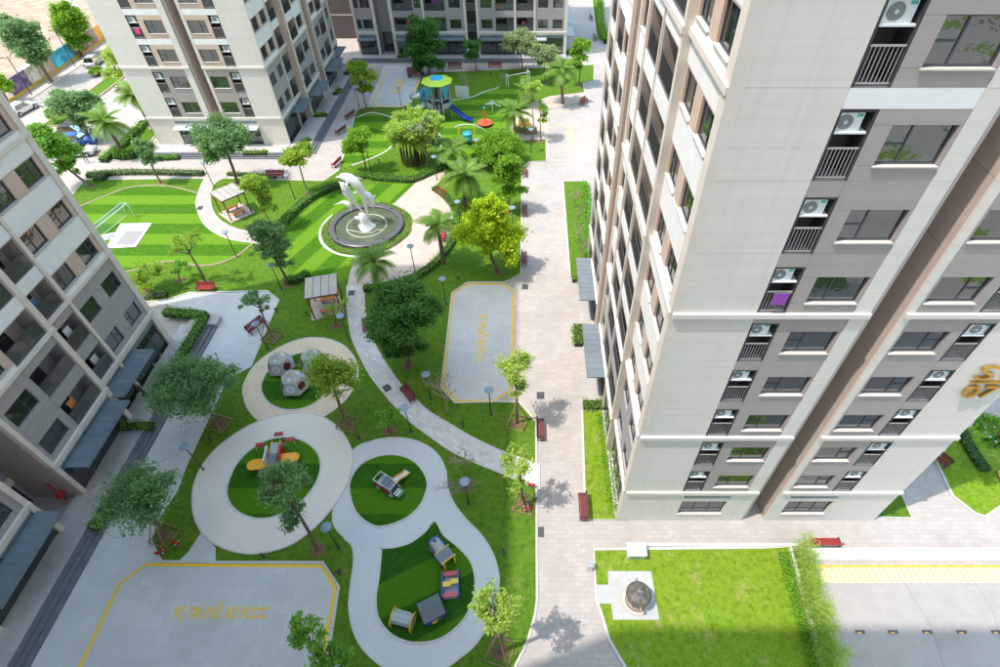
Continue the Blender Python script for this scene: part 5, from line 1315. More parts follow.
# ---------------------------------------------------------------- climbing pods
PODG = mat('grey pod panel', (.40, .405, .395), .6, .08, 4)
PODW = mat('pale blue pod ring', (.52, .66, .78), .5, .05, 4)
PODP = mat('pink pod ring', (.62, .42, .48), .5, .05, 4)
PODR = mat('dark red pod opening', (.10, .012, .015), .6, .1, 4)
PODY = mat('yellow pod seam', (.62, .50, .08), .5)
def pod(at, r, rz, label):
    o = empty('climbing_pod', P(*at, .1), rz, label, 'climbing pod', 'polyhedral climbing pods')
    n = 6; h = r * 1.05
    def ringz(rad, z): return [Vector((rad * math.cos(k * math.pi / 3), rad * math.sin(k * math.pi / 3), z)) for k in range(n)]
    b0, b1, ap = ringz(r, r * .28), ringz(r * .66, r * 1.15), Vector((0, 0, r * 1.62))
    sk = MB().lathe([(r * .7, 0), (r * .98, r * .27)], 6).build('skirt', PODG, o)
    ins = Vector((0, 0, .02))
    for k in range(n):
        j = (k + 1) % n
        for quad, kind in (((b0[k], b0[j], b1[j], b1[k]), 'side'), ((b1[k], b1[j], ap), 'top')):
            c = sum(quad, Vector()) / len(quad)
            f = [c + (p - c) * .97 for p in quad]; nn = (f[1] - f[0]).cross(f[-1] - f[0]).normalized()
            m = len(f)
            pn = MB().add(f + [p - nn * .05 for p in f], [tuple(range(m)), tuple(reversed(range(m, 2 * m)))] + [(i, i + m, (i + 1) % m + m, (i + 1) % m) for i in range(m)]).build('panel', PODG, o)
            a = nn.orthogonal().normalized(); bb = nn.cross(a); rr = r * (.28 if kind == 'side' else .13)
            def disc(rad, lift, mm, nm, par):
                MB().add([c + nn * lift + (a * math.cos(i * math.pi / 9) + bb * math.sin(i * math.pi / 9)) * rad for i in range(18)] + [c - nn * .01 + (a * math.cos(i * math.pi / 9) + bb * math.sin(i * math.pi / 9)) * rad for i in range(18)], [tuple(range(18))] + [(i, i + 18, (i + 1) % 18 + 18, (i + 1) % 18) for i in range(18)]).build(nm, mm, par)
            if kind == 'top' and k % 2: continue
            if kind == 'side' and k % 2: disc(rr, .015, PODR, 'opening', pn)
            else:
                disc(rr, .015, PODW if (k % 2 == 0) else PODP, 'ring', pn); disc(rr * .55, .022, PODP if kind == 'side' else PODW, 'hub', pn)
        MB().tube([b1[k], b1[j]], .02, 4).tube([b1[k], ap], .02, 4).build('seam', PODY if k % 2 else PODG, o)
pod((283, 369), 1.18, R(0), 'grey polyhedral climbing pod nearest the warm tan ring edge')
pod((315, 366), 1.18, R(0), 'grey polyhedral climbing pod partly behind the olive green tree')
pod((297, 388), 1.22, R(0), 'grey polyhedral climbing pod in front of its two neighbours')

# ---------------------------------------------------------------- play plane, truck, train and huts
PM = {k: mat(k + ' play panel', c, .45, .08, 4) for k, c in dict(orange=(.80, .36, .02), red=(.36, .02, .025), blue=(.03, .08, .30), grey=(.34, .38, .41), slate=(.13, .15, .18), white=(.62, .65, .66), yellow=(.72, .52, .03), green=(.03, .20, .05), pink=(.55, .09, .12), coral=(.68, .11, .05), cyan=(.03, .34, .48), lime=(.42, .62, .05)).items()}
STEEL = mat('galvanised tube', (.48, .52, .54), .35, .06, 4, metal=.4)
o = empty('play_plane', P(277, 463, .1), R(8), 'toddler play plane with orange wings and red seats in the largest turf circle', 'play equipment')
MB().box(-.45, .45, -1.4, 1.5, .35, .8).build('body', PM['grey'], o)
MB().box(-.3, .3, -1.0, .2, .8, 1.05).build('cockpit', PM['slate'], o)
def rounded(x0, x1, y0, y1, z0, z1, sgn):
    pts = [(x0, y0), (x1 - .5 * sgn, y0)] + [(x1 - .5 * sgn + .5 * sgn * math.sin(a), (y0 + y1) / 2 - (y1 - y0) / 2 * math.cos(a)) for a in [math.pi * i / 8 for i in range(1, 8)]] + [(x1 - .5 * sgn, y1), (x0, y1)]
    return MB().prism(pts, z0, z1)
rounded(.5, 2.1, -.65, .3, .78, .86, 1).build('wing', PM['orange'], o); rounded(-.5, -2.1, -.9, .1, .72, .80, -1).build('wing', PM['orange'], o)
for x, y in ((-1.2, 1.2), (.15, 2.1), (1.2, 1.4)):
    a = MB()
    for s in (-.35, .35): a.tube([(x + s, y - .25, 0), (x + s, y - .25, 1.0), (x + s * .8, y + .1, 1.15)], .03, 6)
    a.build('arch', STEEL, o); MB().box(x - .36, x + .36, y - .15, y + .2, 1.12, 1.22).build('seat_top', PM['red'], o)
for x in (-.62, .55): MB().box(x - .06, x + .06, -.5, 1.0, .25, 1.3).build('side_panel', PM['white'] if x < 0 else PM['red'], o)
MB().box(-.28, .28, .5, 1.5, .82, .9, rx=R(14)).build('slide_deck', PM['grey'], o)
for x in (-.34, .34): MB().box(x - .03, x + .03, .3, 1.6, .85, 1.1).build('hand_board', PM['orange'], o)
MB().box(-.9, -.35, -1.1, -.6, .15, .5).build('step', PM['red'], o); MB().box(-.3, .3, -1.9, -1.4, .1, .9).build('tail', PM['coral'], o)
o = empty('spring_rider', P(276, 493, .1), R(10), 'orange spring rider under the two-tiered bluish green tree', 'spring rider')
MB().lathe([(.14, 0), (.1, .1), (.14, .2), (.1, .3), (.13, .4)], 10).build('spring', STEEL, o)
MB().box(-.16, .16, -.45, .45, .4, .62).box(-.1, .1, .3, .5, .6, 1.0).box(-.35, .35, .3, .36, .8, .86).build('body', PM['coral'], o)
def rider(at, rz, label):
    o = empty('spring_rider', P(*at, .06), rz, label, 'spring rider')
    MB().lathe([(.14, 0), (.1, .1), (.14, .2), (.1, .3), (.13, .38)], 10).build('spring', STEEL, o)
    MB().box(-.14, .14, -.42, .35, .38, .6).box(-.08, .08, .25, .48, .55, .95).box(-.08, .08, -.5, -.35, .5, .8).build('body', PM['red'], o)
    MB().box(-.3, .3, .28, .34, .75, .8).build('handle', PM['white'], o)
    o.scale = (.62, .62, .62)
rider((163, 553), R(-50), 'red spring rider under the staked tree by the terrace steps')
rider((178, 545), R(-110), 'red spring rider beside its twin near the path to the ring')
rider((531, 487), R(80), 'red spring rider at the foot of the slim pale tree by the walkway')
rider((527, 511), R(100), 'red and white spring rider on grass below the slim pale tree')
o = empty('play_truck', P(390, 489, .1), R(-32), 'toddler play truck with red and blue sides, white frame and orange slide', 'play equipment')
MB().box(-1.3, 1.0, -.5, .5, .22, .4).build('chassis', PM['slate'], o)
for y in (-.5, .5): MB().box(-1.25, .7, y - .03, y + .03, .3, .85).build('side_panel', PM['red'] if y < 0 else PM['blue'], o)
for x in (-.2, .4): MB().box(x - .27, x + .27, -.42, .42, 1.0, 1.07).build('roof_panel', PM['slate'], o)
fr = MB()
for x in (-1.25, -.7, -.5, .7):
    for y in (-.47, .47): fr.tube([(x, y, .3), (x, y, 1.25)], .035, 6)
    fr.tube([(x, -.47, 1.25), (x, .47, 1.25)], .035, 6)
fr.tube([(-1.25, -.47, 1.25), (.7, -.47, 1.25)], .03, 6).tube([(-1.25, .47, 1.25), (.7, .47, 1.25)], .03, 6).build('frame', PM['white'], o)
def chute(x0, x1, pts, th=.05):
    b = MB()
    for (ya, za), (yb, zb) in zip(pts, pts[1:]):
        b.add([(x0, ya, za), (x1, ya, za), (x1, yb, zb), (x0, yb, zb), (x0, ya, za - th), (x1, ya, za - th), (x1, yb, zb - th), (x0, yb, zb - th)], [(3, 2, 1, 0)[::-1], (4, 5, 6, 7)[::-1], (0, 4, 5, 1), (1, 5, 6, 2), (2, 6, 7, 3), (3, 7, 4, 0)])
    return b
chute(.05, .55, [(.4, .95), (1.0, .75), (1.6, .35), (2.1, .25)]).build('slide', PM['white'], o)
for x in (.0, .55): chute(x, x + .06, [(.4, 1.12), (1.0, .93), (1.6, .52), (2.1, .40)], .2).build('slide_rail', PM['orange'], o)
MB().box(.75, 1.5, -.4, .4, .3, .5).build('bonnet', PM['green'], o)
for i in range(3): MB().box(.85 + i * .25, 1.0 + i * .25, -.35, .3, .52 - i * .04, .56 - i * .04).build('tread', PM['white'], o)
for x in (-.85, .6):
    for y in (-.56, .56): MB().tube([(x, y - .05, .22), (x, y + .05, .22)], .22, 14).build('wheel', PM['grey'], o)
o = empty('play_train', P(443, 556, .1), R(-50), 'play train with grey boiler, blue ring and slate cab roof on the kidney lawn', 'play equipment')
MB().tube([(-1.2, 0, .75), (.15, 0, .75)], .45, 18).build('boiler', PM['grey'], o)
MB().tube([(-1.3, 0, .75), (-1.2, 0, .75)], .52, 18).build('front_ring', PM['blue'], o); MB().tube([(-1.0, 0, 1.1), (-1.0, 0, 1.45)], .14, 10).build('funnel', PM['blue'], o)
for s in (-1, 1):
    MB().box(-1.2, .9, s * .52 - .03, s * .52 + .03, .08, .5).build('side_panel', PM['slate'], o)
MB().box(.15, 1.1, -.62, .62, 1.5, 1.58, rx=R(3)).build('roof', PM['slate'], o)
for x in (.13, 1.12): MB().box(x - .03, x + .03, -.64, .64, 1.42, 1.6).box(x - .03, x + .03, -.55, -.4, .1, 1.42).box(x - .03, x + .03, .4, .55, .1, 1.42).build('end_board', PM['yellow'], o)
for x in (-.8, 0, .7):
    for s in (-1, 1): MB().tube([(x, s * .55, .24), (x, s * .63, .24)], .2, 12).build('wheel', PM['blue'], o)
o = empty('play_table', P(451, 586, .1), R(6), 'blue framed play table with pink seats and a yellow top', 'play equipment')
for x in (-.62, .62): MB().box(x - .05, x + .05, -1.0, 1.0, .05, .7).build('side_frame', PM['blue'], o)
for y in (-.8, .8): MB().box(-.56, .56, y - .17, y + .17, .42, .5).build('seat', PM['pink'], o)
MB().box(-.56, .05, -.25, .12, .66, .72).box(.05, .62, -.1, .28, .67, .73).build('table_top', PM['yellow'], o); MB().box(-.55, .55, -.98, .98, .05, .1).build('deck', PM['grey'], o)
o = empty('play_hut', P(433, 613, .1), R(28), 'blue play hut with slate gable roof on the kidney lawn', 'play equipment')
for s in (-1, 1):
    MB().box(-.75, .75, -.025, .84, -.03, .03, rx=R(38) * 1, c=(0, 0, 0)).build('roof_slope', PM['slate'], o, (0, -.0, 1.0 + .0), 0) if 0 else None
MB().add([(-.85, -.8, 1.0), (.85, -.8, 1.0), (.85, 0, 1.5), (-.85, 0, 1.5), (-.85, -.8, 1.06), (.85, -.8, 1.06), (.85, 0, 1.56), (-.85, 0, 1.56)], [(3, 2, 1, 0), (4, 5, 6, 7), (0, 1, 5, 4), (1, 2, 6, 5), (3, 0, 4, 7)]).build('roof_slope', PM['slate'], o)
MB().add([(-.85, 0, 1.5), (.85, 0, 1.5), (.85, .8, 1.0), (-.85, .8, 1.0), (-.85, 0, 1.56), (.85, 0, 1.56), (.85, .8, 1.06), (-.85, .8, 1.06)], [(3, 2, 1, 0), (4, 5, 6, 7), (1, 2, 6, 5), (2, 3, 7, 6), (3, 0, 4, 7)]).build('roof_slope', PM['slate'], o)
for x0, x1, y0, y1 in ((-.75, -.1, -.72, -.66), (.5, .75, -.72, -.66), (-.75, .75, .66, .72)): MB().box(x0, x1, y0, y1, 0, 1.02).build('wall', PM['blue'], o)
for x in (-.72, .72): MB().prism([(-.66, 0), (.66, 0), (.66, 1.0), (0, 1.44), (-.66, 1.0)], -.03, .03).build('gable', PM['blue'] if x < 0 else PM['red'], o, (x, 0, 0)).rotation_euler = (R(90), 0, R(90))
MB().box(-.3, .1, -.9, -.72, .45, .52).build('counter', PM['yellow'], o); MB().box(-.7, .7, -.66, .66, .0, .06).build('floor', PM['grey'], o)
o = empty('play_tunnel', P(404, 621, .1), R(-14), 'grey crawl tunnel with yellow end plates and white rails', 'play equipment')
ring = MB()
for k in range(18):
    a0, a1 = 2 * math.pi * k / 18, 2 * math.pi * (k + 1) / 18
    ring.add([(-.75, .5 * math.cos(a0), .55 + .5 * math.sin(a0)), (.75, .5 * math.cos(a0), .55 + .5 * math.sin(a0)), (.75, .5 * math.cos(a1), .55 + .5 * math.sin(a1)), (-.75, .5 * math.cos(a1), .55 + .5 * math.sin(a1))], [(0, 1, 2, 3)])
ring.build('tube', PM['grey'], o, smooth=True)
for x in (-.8, .8):
    e = MB()
    for k in range(18):
        a0, a1 = 2 * math.pi * k / 18, 2 * math.pi * (k + 1) / 18
        def qd(r_, a): return (x, r_ * math.cos(a) * 1.15, .55 + r_ * math.sin(a))
        e.add([qd(.42, a0), qd(.62, a0), qd(.62, a1), qd(.42, a1)] + [(p[0] + .05, p[1], p[2]) for p in (qd(.42, a0), qd(.62, a0), qd(.62, a1), qd(.42, a1))], [(0, 1, 2, 3), (7, 6, 5, 4), (1, 5, 6, 2), (0, 3, 7, 4)])
    e.box(x, x + .05, -.7, -.4, 0, .5).box(x, x + .05, .4, .7, 0, .5).build('end_plate', PM['yellow'], o)
for y in (-.35, .35): MB().tube([(-.6, y, .95), (-.6, y, 1.2), (.6, y, 1.2), (.6, y, .95)], .03, 6).build('rail', PM['white'], o)

for o in col.objects:
    if o.name.split('.')[0] in ('play_train', 'play_table', 'play_hut', 'play_tunnel', 'play_truck', 'play_plane'): o.scale = (.78, .78, .78) if 'plane' not in o.name else (.85, .85, .85)
# ---------------------------------------------------------------- play tower
pt = empty('play_tower', P(441, 116, .06), 0, 'tall octagonal play tower with lime roof, blue panels, spiral tube and slide', 'play equipment')
rt, zt = 1.75, 3.3
for k in range(8):
    a = math.pi / 8 + k * math.pi / 4; x, y = rt * math.cos(a), rt * math.sin(a)
    MB().tube([(x, y, 0), (x, y, 4.9)], .07, 8).build('post', STEEL, pt)
    a2 = a + math.pi / 4; x2, y2 = rt * math.cos(a2), rt * math.sin(a2)
    pn = MB(); u = Vector((x2 - x, y2 - y, 0)); nn = Vector((x + x2, y + y2, 0)).normalized() * .06
    def plate(f0, f1, z0, z1, g0=None, g1=None):
        g0 = f0 if g0 is None else g0; g1 = f1 if g1 is None else g1
        q = [Vector((x, y, z0)) + u * f0, Vector((x, y, z0)) + u * f1, Vector((x, y, z1)) + u * g1, Vector((x, y, z1)) + u * g0]
        return [p + nn for p in q] + [p - nn * .2 for p in q], [(0, 1, 2, 3), (7, 6, 5, 4), (0, 4, 5, 1), (2, 6, 7, 3), (1, 5, 6, 2), (0, 3, 7, 4)]
    if k % 2 == 0: MB().add(*plate(.3, .7, 3.1, 4.7, .05, .95)).build('panel', PM['cyan'], pt)
    else: MB().add(*plate(.1, .3, 2.6, 4.7)).add(*plate(.7, .9, 2.6, 4.7)).build('panel', PM['slate'], pt)
    if k != 5: MB().add(*plate(.06, .94, 1.6, 2.3)).build('guard_panel', PM['cyan'] if k % 2 else PM['grey'], pt)
    MB().tube([(x, y, 2.9), (x2, y2, 2.9)], .05, 6).build('rail', STEEL, pt)
MB().lathe([(rt, 1.48), (rt, 1.58)], 8, a0=math.pi / 8).build('platform', PM['slate'], pt)
MB().lathe([(rt - .05, 2.95), (rt - .05, 3.02)], 8, a0=math.pi / 8).build('platform', PM['slate'], pt)
MB().lathe([(rt + .35, 4.8), (rt + .45, 4.9), (1.2, 5.2), (.95, 5.26)], 8, a0=math.pi / 8).build('roof', PM['lime'], pt)
MB().lathe([(.98, 5.24), (.9, 5.34), (.1, 5.38)], 8, a0=math.pi / 8).build('roof_cap', mat('sky blue cap', (.02, .38, .62), .4), pt)
ld = MB()
for s in (-.25, .25): ld.tube([(s - .1, -3.0, 0), (s - .1, -1.7, 1.55), (s - .1, -1.7, 2.4)], .04, 6)
for i in range(7): f_ = i / 7 + .08; ld.tube([(-.35, -3.0 + 1.3 * f_, 1.55 * f_), (.15, -3.0 + 1.3 * f_, 1.55 * f_)], .03, 5)
ld.build('ladder', PM['white'], pt)
sl_ = MB(); L_ = [(1.5, -.6, 1.6), (2.1, -.9, 1.35), (3.0, -1.35, .75), (3.8, -1.75, .38), (4.6, -2.1, .3)]
for i in range(len(L_) - 1):
    a_, b2 = Vector(L_[i]), Vector(L_[i + 1]); w_ = (b2 - a_).cross(Vector((0, 0, 1))).normalized() * .32
    for o1, o2, z1, z2 in ((-1, 1, 0, 0), (-1, -1, 0, .28), (1, 1, 0, .28)):
        q = [a_ + w_ * o1 + Vector((0, 0, z1)), b2 + w_ * o1 + Vector((0, 0, z1)), b2 + w_ * o2 + Vector((0, 0, z2)), a_ + w_ * o2 + Vector((0, 0, z2))]
        sl_.add(q + [p - Vector((0, 0, .04)) for p in q], [(0, 1, 2, 3), (7, 6, 5, 4), (0, 4, 5, 1), (1, 5, 6, 2), (2, 6, 7, 3), (3, 7, 4, 0)])
sl_.build('slide', mat('royal blue slide', (.03, .08, .42), .3), pt); MB().tube([(4.3, -1.95, 0), (4.3, -1.95, .3)], .05, 6).build('slide_foot', STEEL, pt)
pts_ = [(-1.5 - .35 - 1.0 + .85 * math.cos(-a), .1 + .85 * math.sin(-a), 3.5 - a * .26) for a in [i * .35 for i in range(0, 33)]]
pts_ = [(-1.5, .1, 3.55)] + pts_
for i in range(0, len(pts_) - 1, 4): MB().tube(pts_[i:i + 5], .40, 12).build('spiral_tube', STEEL if (i // 4) % 2 else mat('bright blue tube', (.02, .22, .55), .35), pt)
MB().tube([(-2.85, .1, 0), (-2.85, .1, 3.9)], .08, 8).build('spiral_post', STEEL, pt)
o = empty('notice_board', P(463, 102, .06), R(-10), 'white notice board on posts beside the play tower', 'notice board')
MB().box(-1.0, 1.0, -.03, .03, .7, 2.3).build('board', PM['white'], o)
for x in (-.8, .8): MB().tube([(x, .05, 0), (x, .05, 2.3)], .04, 6).build('post', STEEL, o)
o = empty('spinning_dish', P(485, 125, .06), 0, 'orange spinning dish with a red mast on the play lawn', 'play equipment')
MB().lathe([(.5, .12), (1.3, .25), (1.62, .42), (1.6, .5), (1.3, .4), (.3, .36)], 28).build('dish', PM['coral'], o)
MB().lathe([(.7, 0), (.6, .13)], 14).build('foot', CAST, o)
o.scale = (.66, .66, .8); MB().box(-.16, .16, -.16, .16, .36, 2.9).build('mast', PM['coral'], o); MB().box(-.25, .25, -.2, .2, 2.9, 3.1).build('cap', PM['cyan'], o)
o = empty('outdoor_rower', P(492, 112, .06), R(-12), 'white tubular exercise frame behind the spinning dish', 'exercise frame')
MB().tube([(-.9, 0, 1.0), (-.3, 0, 1.2), (.1, 0, 1.7), (.6, .1, 1.1), (1.3, .1, .9)], .08, 8).tube([(.1, 0, 0), (.1, 0, 1.7)], .08, 8).box(-.4, .3, -.25, .25, 1.15, 1.25).build('frame', PM['white'], o)
o = empty('nest_swing', P(468, 144, .06), R(4), 'yellow framed nest swing with a blue basket on the play lawn', 'swing')
for x in (-1.0, 1.0):
    MB().tube([(x, -.5, 0), (x, 0, 2.5)], .06, 8).tube([(x, .5, 0), (x, 0, 2.5)], .06, 8).build('leg', PM['yellow'], o)
MB().tube([(-1.5, 0, 2.35), (-.9, 0, 2.6), (0, 0, 2.68), (.9, 0, 2.6), (1.9, .1, 2.1), (2.5, .2, 1.6)], .06, 8).build('top_bar', PM['white'], o)
MB().lathe([(.3, .35), (.62, .6), (.62, 1.5), (.4, 1.62)], 14).build('basket', PM['cyan'], o)
for x in (-.5, .5): MB().tube([(x, 0, 1.5), (x, 0, 2.6)], .02, 5).build('chain', STEEL, o)
o = empty('exercise_bar', P(518, 84, .06), R(25), 'white push-up bars on the far lawn', 'exercise frame')
for x in (-1.8, 1.8): MB().tube([(x, -.4, 0), (x, -.4, 1.7), (x, .4, 1.7), (x, .4, 0)], .07, 6).build('post', PM['white'], o)
MB().tube([(-1.8, 0, 1.5), (1.8, 0, 1.5)], .06, 6).build('bar', PM['white'], o)
o = empty('cargo_trike', P(414, 76), R(10), 'maroon cargo trike parked at the corner of the shaded lined bay', 'trike')
MB().box(-1.0, .5, -.6, .6, .5, 1.2).build('cargo_box', mat('maroon metal', (.17, .06, .075), .5), o); MB().box(.5, 1.2, -.15, .15, .45, .75).box(.55, 1.0, -.2, .2, .75, .9).build('saddle', CAST, o); MB().tube([(1.35, -.4, 1.15), (1.3, 0, 1.2), (1.35, .4, 1.15)], .03, 6).tube([(1.3, 0, .35), (1.25, 0, 1.2)], .04, 6).build('handlebar', CAST, o)
for x, y in ((-.7, -.62), (-.7, .62), (1.35, 0)): MB().tube([(x, y - .06, .3), (x, y + .06, .3)], .3, 14).build('wheel', CAST, o)
# planter boxes of the walkway palms
for b, l in (((521, 132), 'timber planter with flowers in front of the walkway palm'), ((531, 133), 'timber planter beside the thin sparse tree'), ((524, 125), 'orange timber planter behind the walkway palm')):
    o = empty('planter_box', P(*b, .07), R(5), l, 'planter')
    MB().box(-.8, .8, -.4, .4, 0, .5).build('box', WOOD if 'orange' not in l else mat('orange timber', (.55, .24, .06), .7), o)
    pts = nrg.uniform((-.75, -.35, .45), (.75, .35, .95), (260, 3)); link('foliage', quads_mesh('foliage', leaf_quads(pts, .2), LEAF['olive']), o)
o = empty('trunk_screen', P(414, 162, .06), 0, 'dark timber screen around the trunk of the spreading pale tree', 'screen')
for k in range(20):
    a = k * math.pi / 10; MB().box(-.1, .1, -.02, .02, 0, 2.0 + .15 * math.sin(k * 2.3), rz=a + math.pi / 2, c=(1.5 * math.cos(a), 1.2 * math.sin(a), 0)).build('slat', BARKD, o)

# ---------------------------------------------------------------- round bronze sculpture
o = empty('bronze_lantern', P(636, 601, .07), 0, 'round bronze lantern shaped monument on a stone ring in the worn lawn', 'monument')
STONE = mat('brown granite', (.34, .25, .19), .6, .18, 5)
BRZ = mat('dark bronze', (.20, .18, .165), .5, .4, 3, metal=.35)
MB().lathe([(1.12, 0), (1.12, .16), (1.0, .2), (.9, .2)], 32).build('base_ring', mat('pale stone ring', (.56, .50, .44), .7), o)
MB().lathe([(.92, .2), (.86, .5), (.6, .6), (.55, 1.0), (.75, 1.25)], 28).build('pedestal', STONE, o)
for k in range(8): a = k * math.pi / 4 + .2; MB().box(-.05, .05, -.09, .09, .55, 1.35, rz=a, c=(.72 * math.cos(a), .72 * math.sin(a), 0)).build('post', BRZ, o)
MB().lathe([(.8, 1.3), (1.0, 1.36), (1.02, 1.46), (.92, 1.56), (.9, 1.7), (.76, 1.86), (.66, 1.9), (.5, 2.12), (.34, 2.2), (.3, 2.42), (.1, 2.5)], 32).build('dome', BRZ, o, smooth=True)
for k in range(8): a = k * math.pi / 4; MB().tube([(.98 * math.cos(a), .98 * math.sin(a), 1.44), (.88 * math.cos(a), .88 * math.sin(a), 1.72), (.5 * math.cos(a), .5 * math.sin(a), 2.14)], .045, 6).build('rib', BRZ, o)
MB().lathe([(.1, 2.46), (.16, 2.55), (.05, 2.7), (.02, 2.95)], 12).build('finial', BRZ, o)
o.scale = (.74, .74, .8); MB().box(-.06, .06, -1.25, -.95, 1.2, 1.5).build('spout', STONE, o); MB().box(-.04, .04, .95, 1.25, 1.25, 1.55).build('spout', BRZ, o)

# ---------------------------------------------------------------- driveway at the lower right
WALLW = mat('white planter wall', (.74, .73, .70), .7, .05, 2, stain=.12)
yk = P(900, 552).y
o = empty('retaining_wall', (23, yk, 0), 0, 'low white retaining wall above the yellow hatched driveway', 'wall')
MB().box(-5.6, 14, -.14, .14, 0, .32).build('coping', WALLW, o); MB().box(-5.7, 14, -.55, -.14, 0, .1).build('plinth', KERB, o)
o = empty('lawn_wall', P(700, 547.6), 0, 'thin white wall edging the back of the worn lawn', 'wall')
MB().box(-4.4, 6.4, .02, .2, 0, .24).build('coping', WALLW, o)
wl = [P(*p) for p in ((789, 551), (800, 590), (811, 630), (826, 690))]
o = empty('planter_wall', wl[0], 0, 'slanting white planter wall between worn lawn and bamboo', 'wall')
MB().ribbon([(p.x - wl[0].x, p.y - wl[0].y) for p in wl], .16, 0, .42).build('coping', WALLW, o)
MB().ribbon([(p.x - wl[0].x + .45, p.y - wl[0].y) for p in wl], .75, 0, .2).build('soil', SOIL, o)
sheet('driveway', ground([(806, 566), (1060, 563), (1100, 700), (846, 700), (838, 667), (822, 610)]), .012, ROADM)
ya, yb = P(900, 565.5).y, P(900, 583).y
o = empty('speed_hump', (24, (ya + yb) / 2, .012), 0, 'yellow and white hatched speed hump across the driveway', 'speed hump')
YELD = mat('deep yellow paint', (.74, .46, .03), .6, .12, 4); YELP = mat('faded yellow paint', (.74, .62, .20), .7, .15, 4, stain=.3)
MB().box(-6.6, 10, -(ya - yb) / 2, (ya - yb) / 2, 0, .02).build('strip', mat('white hump paint', (.56, .50, .40), .7, .06, 3, stain=.15), o)
for i in range(46):
    x = -6.5 + i * .36; MB().add([(x, -(ya - yb) / 2 + .03, .0245), (x + .17, -(ya - yb) / 2 + .03, .0245), (x + .05, (ya - yb) / 2 - .16, .0245), (x - .12, (ya - yb) / 2 - .16, .0245)], [(0, 1, 2, 3)]).build('stripe', YELP, o)
for i in range(30): MB().box(-6.6 + i * .55, -6.6 + i * .55 + .5, (ya - yb) / 2 - .13, (ya - yb) / 2, .02, .06).build('kerb_block', YELD if i % 2 else mat('amber paint', (.68, .36, .03), .6, .15, 4), o)
for i, x in enumerate((860, 893, 927, 961.5, 996)):
    p = P(x, 632, .014)
    o = empty('road_stud', p, 0, 'yellow striped rubber stud in the row across the driveway', 'road stud', 'driveway studs')
    MB().box(-.26, .26, -.08, .08, 0, .06).build('body', CAST, o); MB().box(-.2, .05, -.085, -.02, .06, .066).build('reflector', YELD, o)
for x0, y0, x1, y1 in ((905, 583, 945, 670), (975, 583, 1000, 640)):
    MB().ribbon(ground([(x0, y0), ((x0 + x1) / 2 + 6, (y0 + y1) / 2), (x1, y1)]), .03, .011, .0145).build('road_crack', mat('crack filler', (.22, .20, .19), .9))['kind'] = 'structure'

# ---------------------------------------------------------------- cars
TYRE = mat('tyre rubber', (.02, .02, .02), .8); RIMM = mat('alloy rim', (.45, .46, .47), .3, metal=.8)
CARG = glassmat('car glass', (.02, .025, .03), .12, .2)
def car(at, rz, paint, label, tall=0.0):
    o = empty('parked_car', P(*at, .01), rz, label, 'car')
    H1, H2 = .78 + tall * .2, 1.42 + tall
    # lower body: side outline extruded with tumblehome
    side = [(-2.1, .28), (-2.15, .62), (-2.0, H1), (-1.0, H1 + .06), (.95, H1 + .05), (1.95, H1 - .06), (2.15, .58), (2.1, .28)]
    b = MB(); n = len(side); vs = []
    for y, k in ((-.86, .97), (-.9, 1), (.9, 1), (.86, .97)): vs += [(x * k, y * (1 if z < .7 else .97), z) for x, z in side]
    fs = [tuple(range(n)), tuple(reversed(range(3 * n, 4 * n)))]
    for j in range(3): fs += [(j * n + i, j * n + (i + 1) % n, (j + 1) * n + (i + 1) % n, (j + 1) * n + i) for i in range(n)]
    b.add(vs, fs).build('body', paint, o)
    cab = [(-1.75, H1), (-1.3, H2 - .06), (-.9, H2), (.25, H2), (1.05, H1)]
    g = MB(); n = len(cab)
    g.add([(x, -.80 if z < H1 + .05 else -.62, z) for x, z in cab] + [(x, .80 if z < H1 + .05 else .62, z) for x, z in cab], [tuple(range(n)), tuple(reversed(range(n, 2 * n)))] + [(i, i + n, (i + 1) % n + n, (i + 1) % n) for i in range(n - 1)]).build('window_glass', CARG, o)
    MB().box(-1.25, .22, -.63, .63, H2 - .03, H2 + .035).build('roof', paint, o)
    for x in (-1.28, -.35, .3): MB().tube([(x - (.3 if x < -1 else -.0 if x < 0 else -.55), .79, H1), (x, .635, H2)], .03, 5).tube([(x - (.3 if x < -1 else -.0 if x < 0 else -.55), -.79, H1), (x, -.635, H2)], .03, 5).build('pillar', paint, o)
    for x in (-1.35, 1.35):
        for y in (-.86, .86):
            w = MB().tube([(x, y - .1, .32), (x, y + .1, .32)], .32, 16).build('wheel', TYRE, o)
            MB().tube([(x, y - .115, .32), (x, y + .115, .32)], .19, 12).build('rim', RIMM, w)
    for y in (-.65, .65):
        MB().box(2.06, 2.14, y - .18, y + .18, .56, .70).build('headlight', mat('headlamp lens', (.7, .72, .74), .2), o)
        MB().box(-2.14, -2.07, y - .16, y + .16, .56, .74).build('tail_light', mat('tail lamp red', (.35, .02, .02), .3), o)
CP = {k: mat(k + ' car paint', c, .25, .03, 2, spec=.6) for k, c in dict(white=(.72, .72, .72), blue=(.015, .10, .42), black=(.02, .02, .024), silver=(.42, .44, .46)).items()}
car((24, 112), R(80), CP['white'], 'white car driving along the street beside the banded tower')
car((96, 64), R(95), CP['silver'], 'silver car parked by the orange hoarding panel')
car((81, 144), R(12), CP['blue'], 'bright blue car parked between a dark and a grey car')
car((76, 136), R(12), CP['black'], 'black car parked beside the bright blue car', .15)
car((79, 155), R(12), CP['silver'], 'grey car parked under the dark street tree')
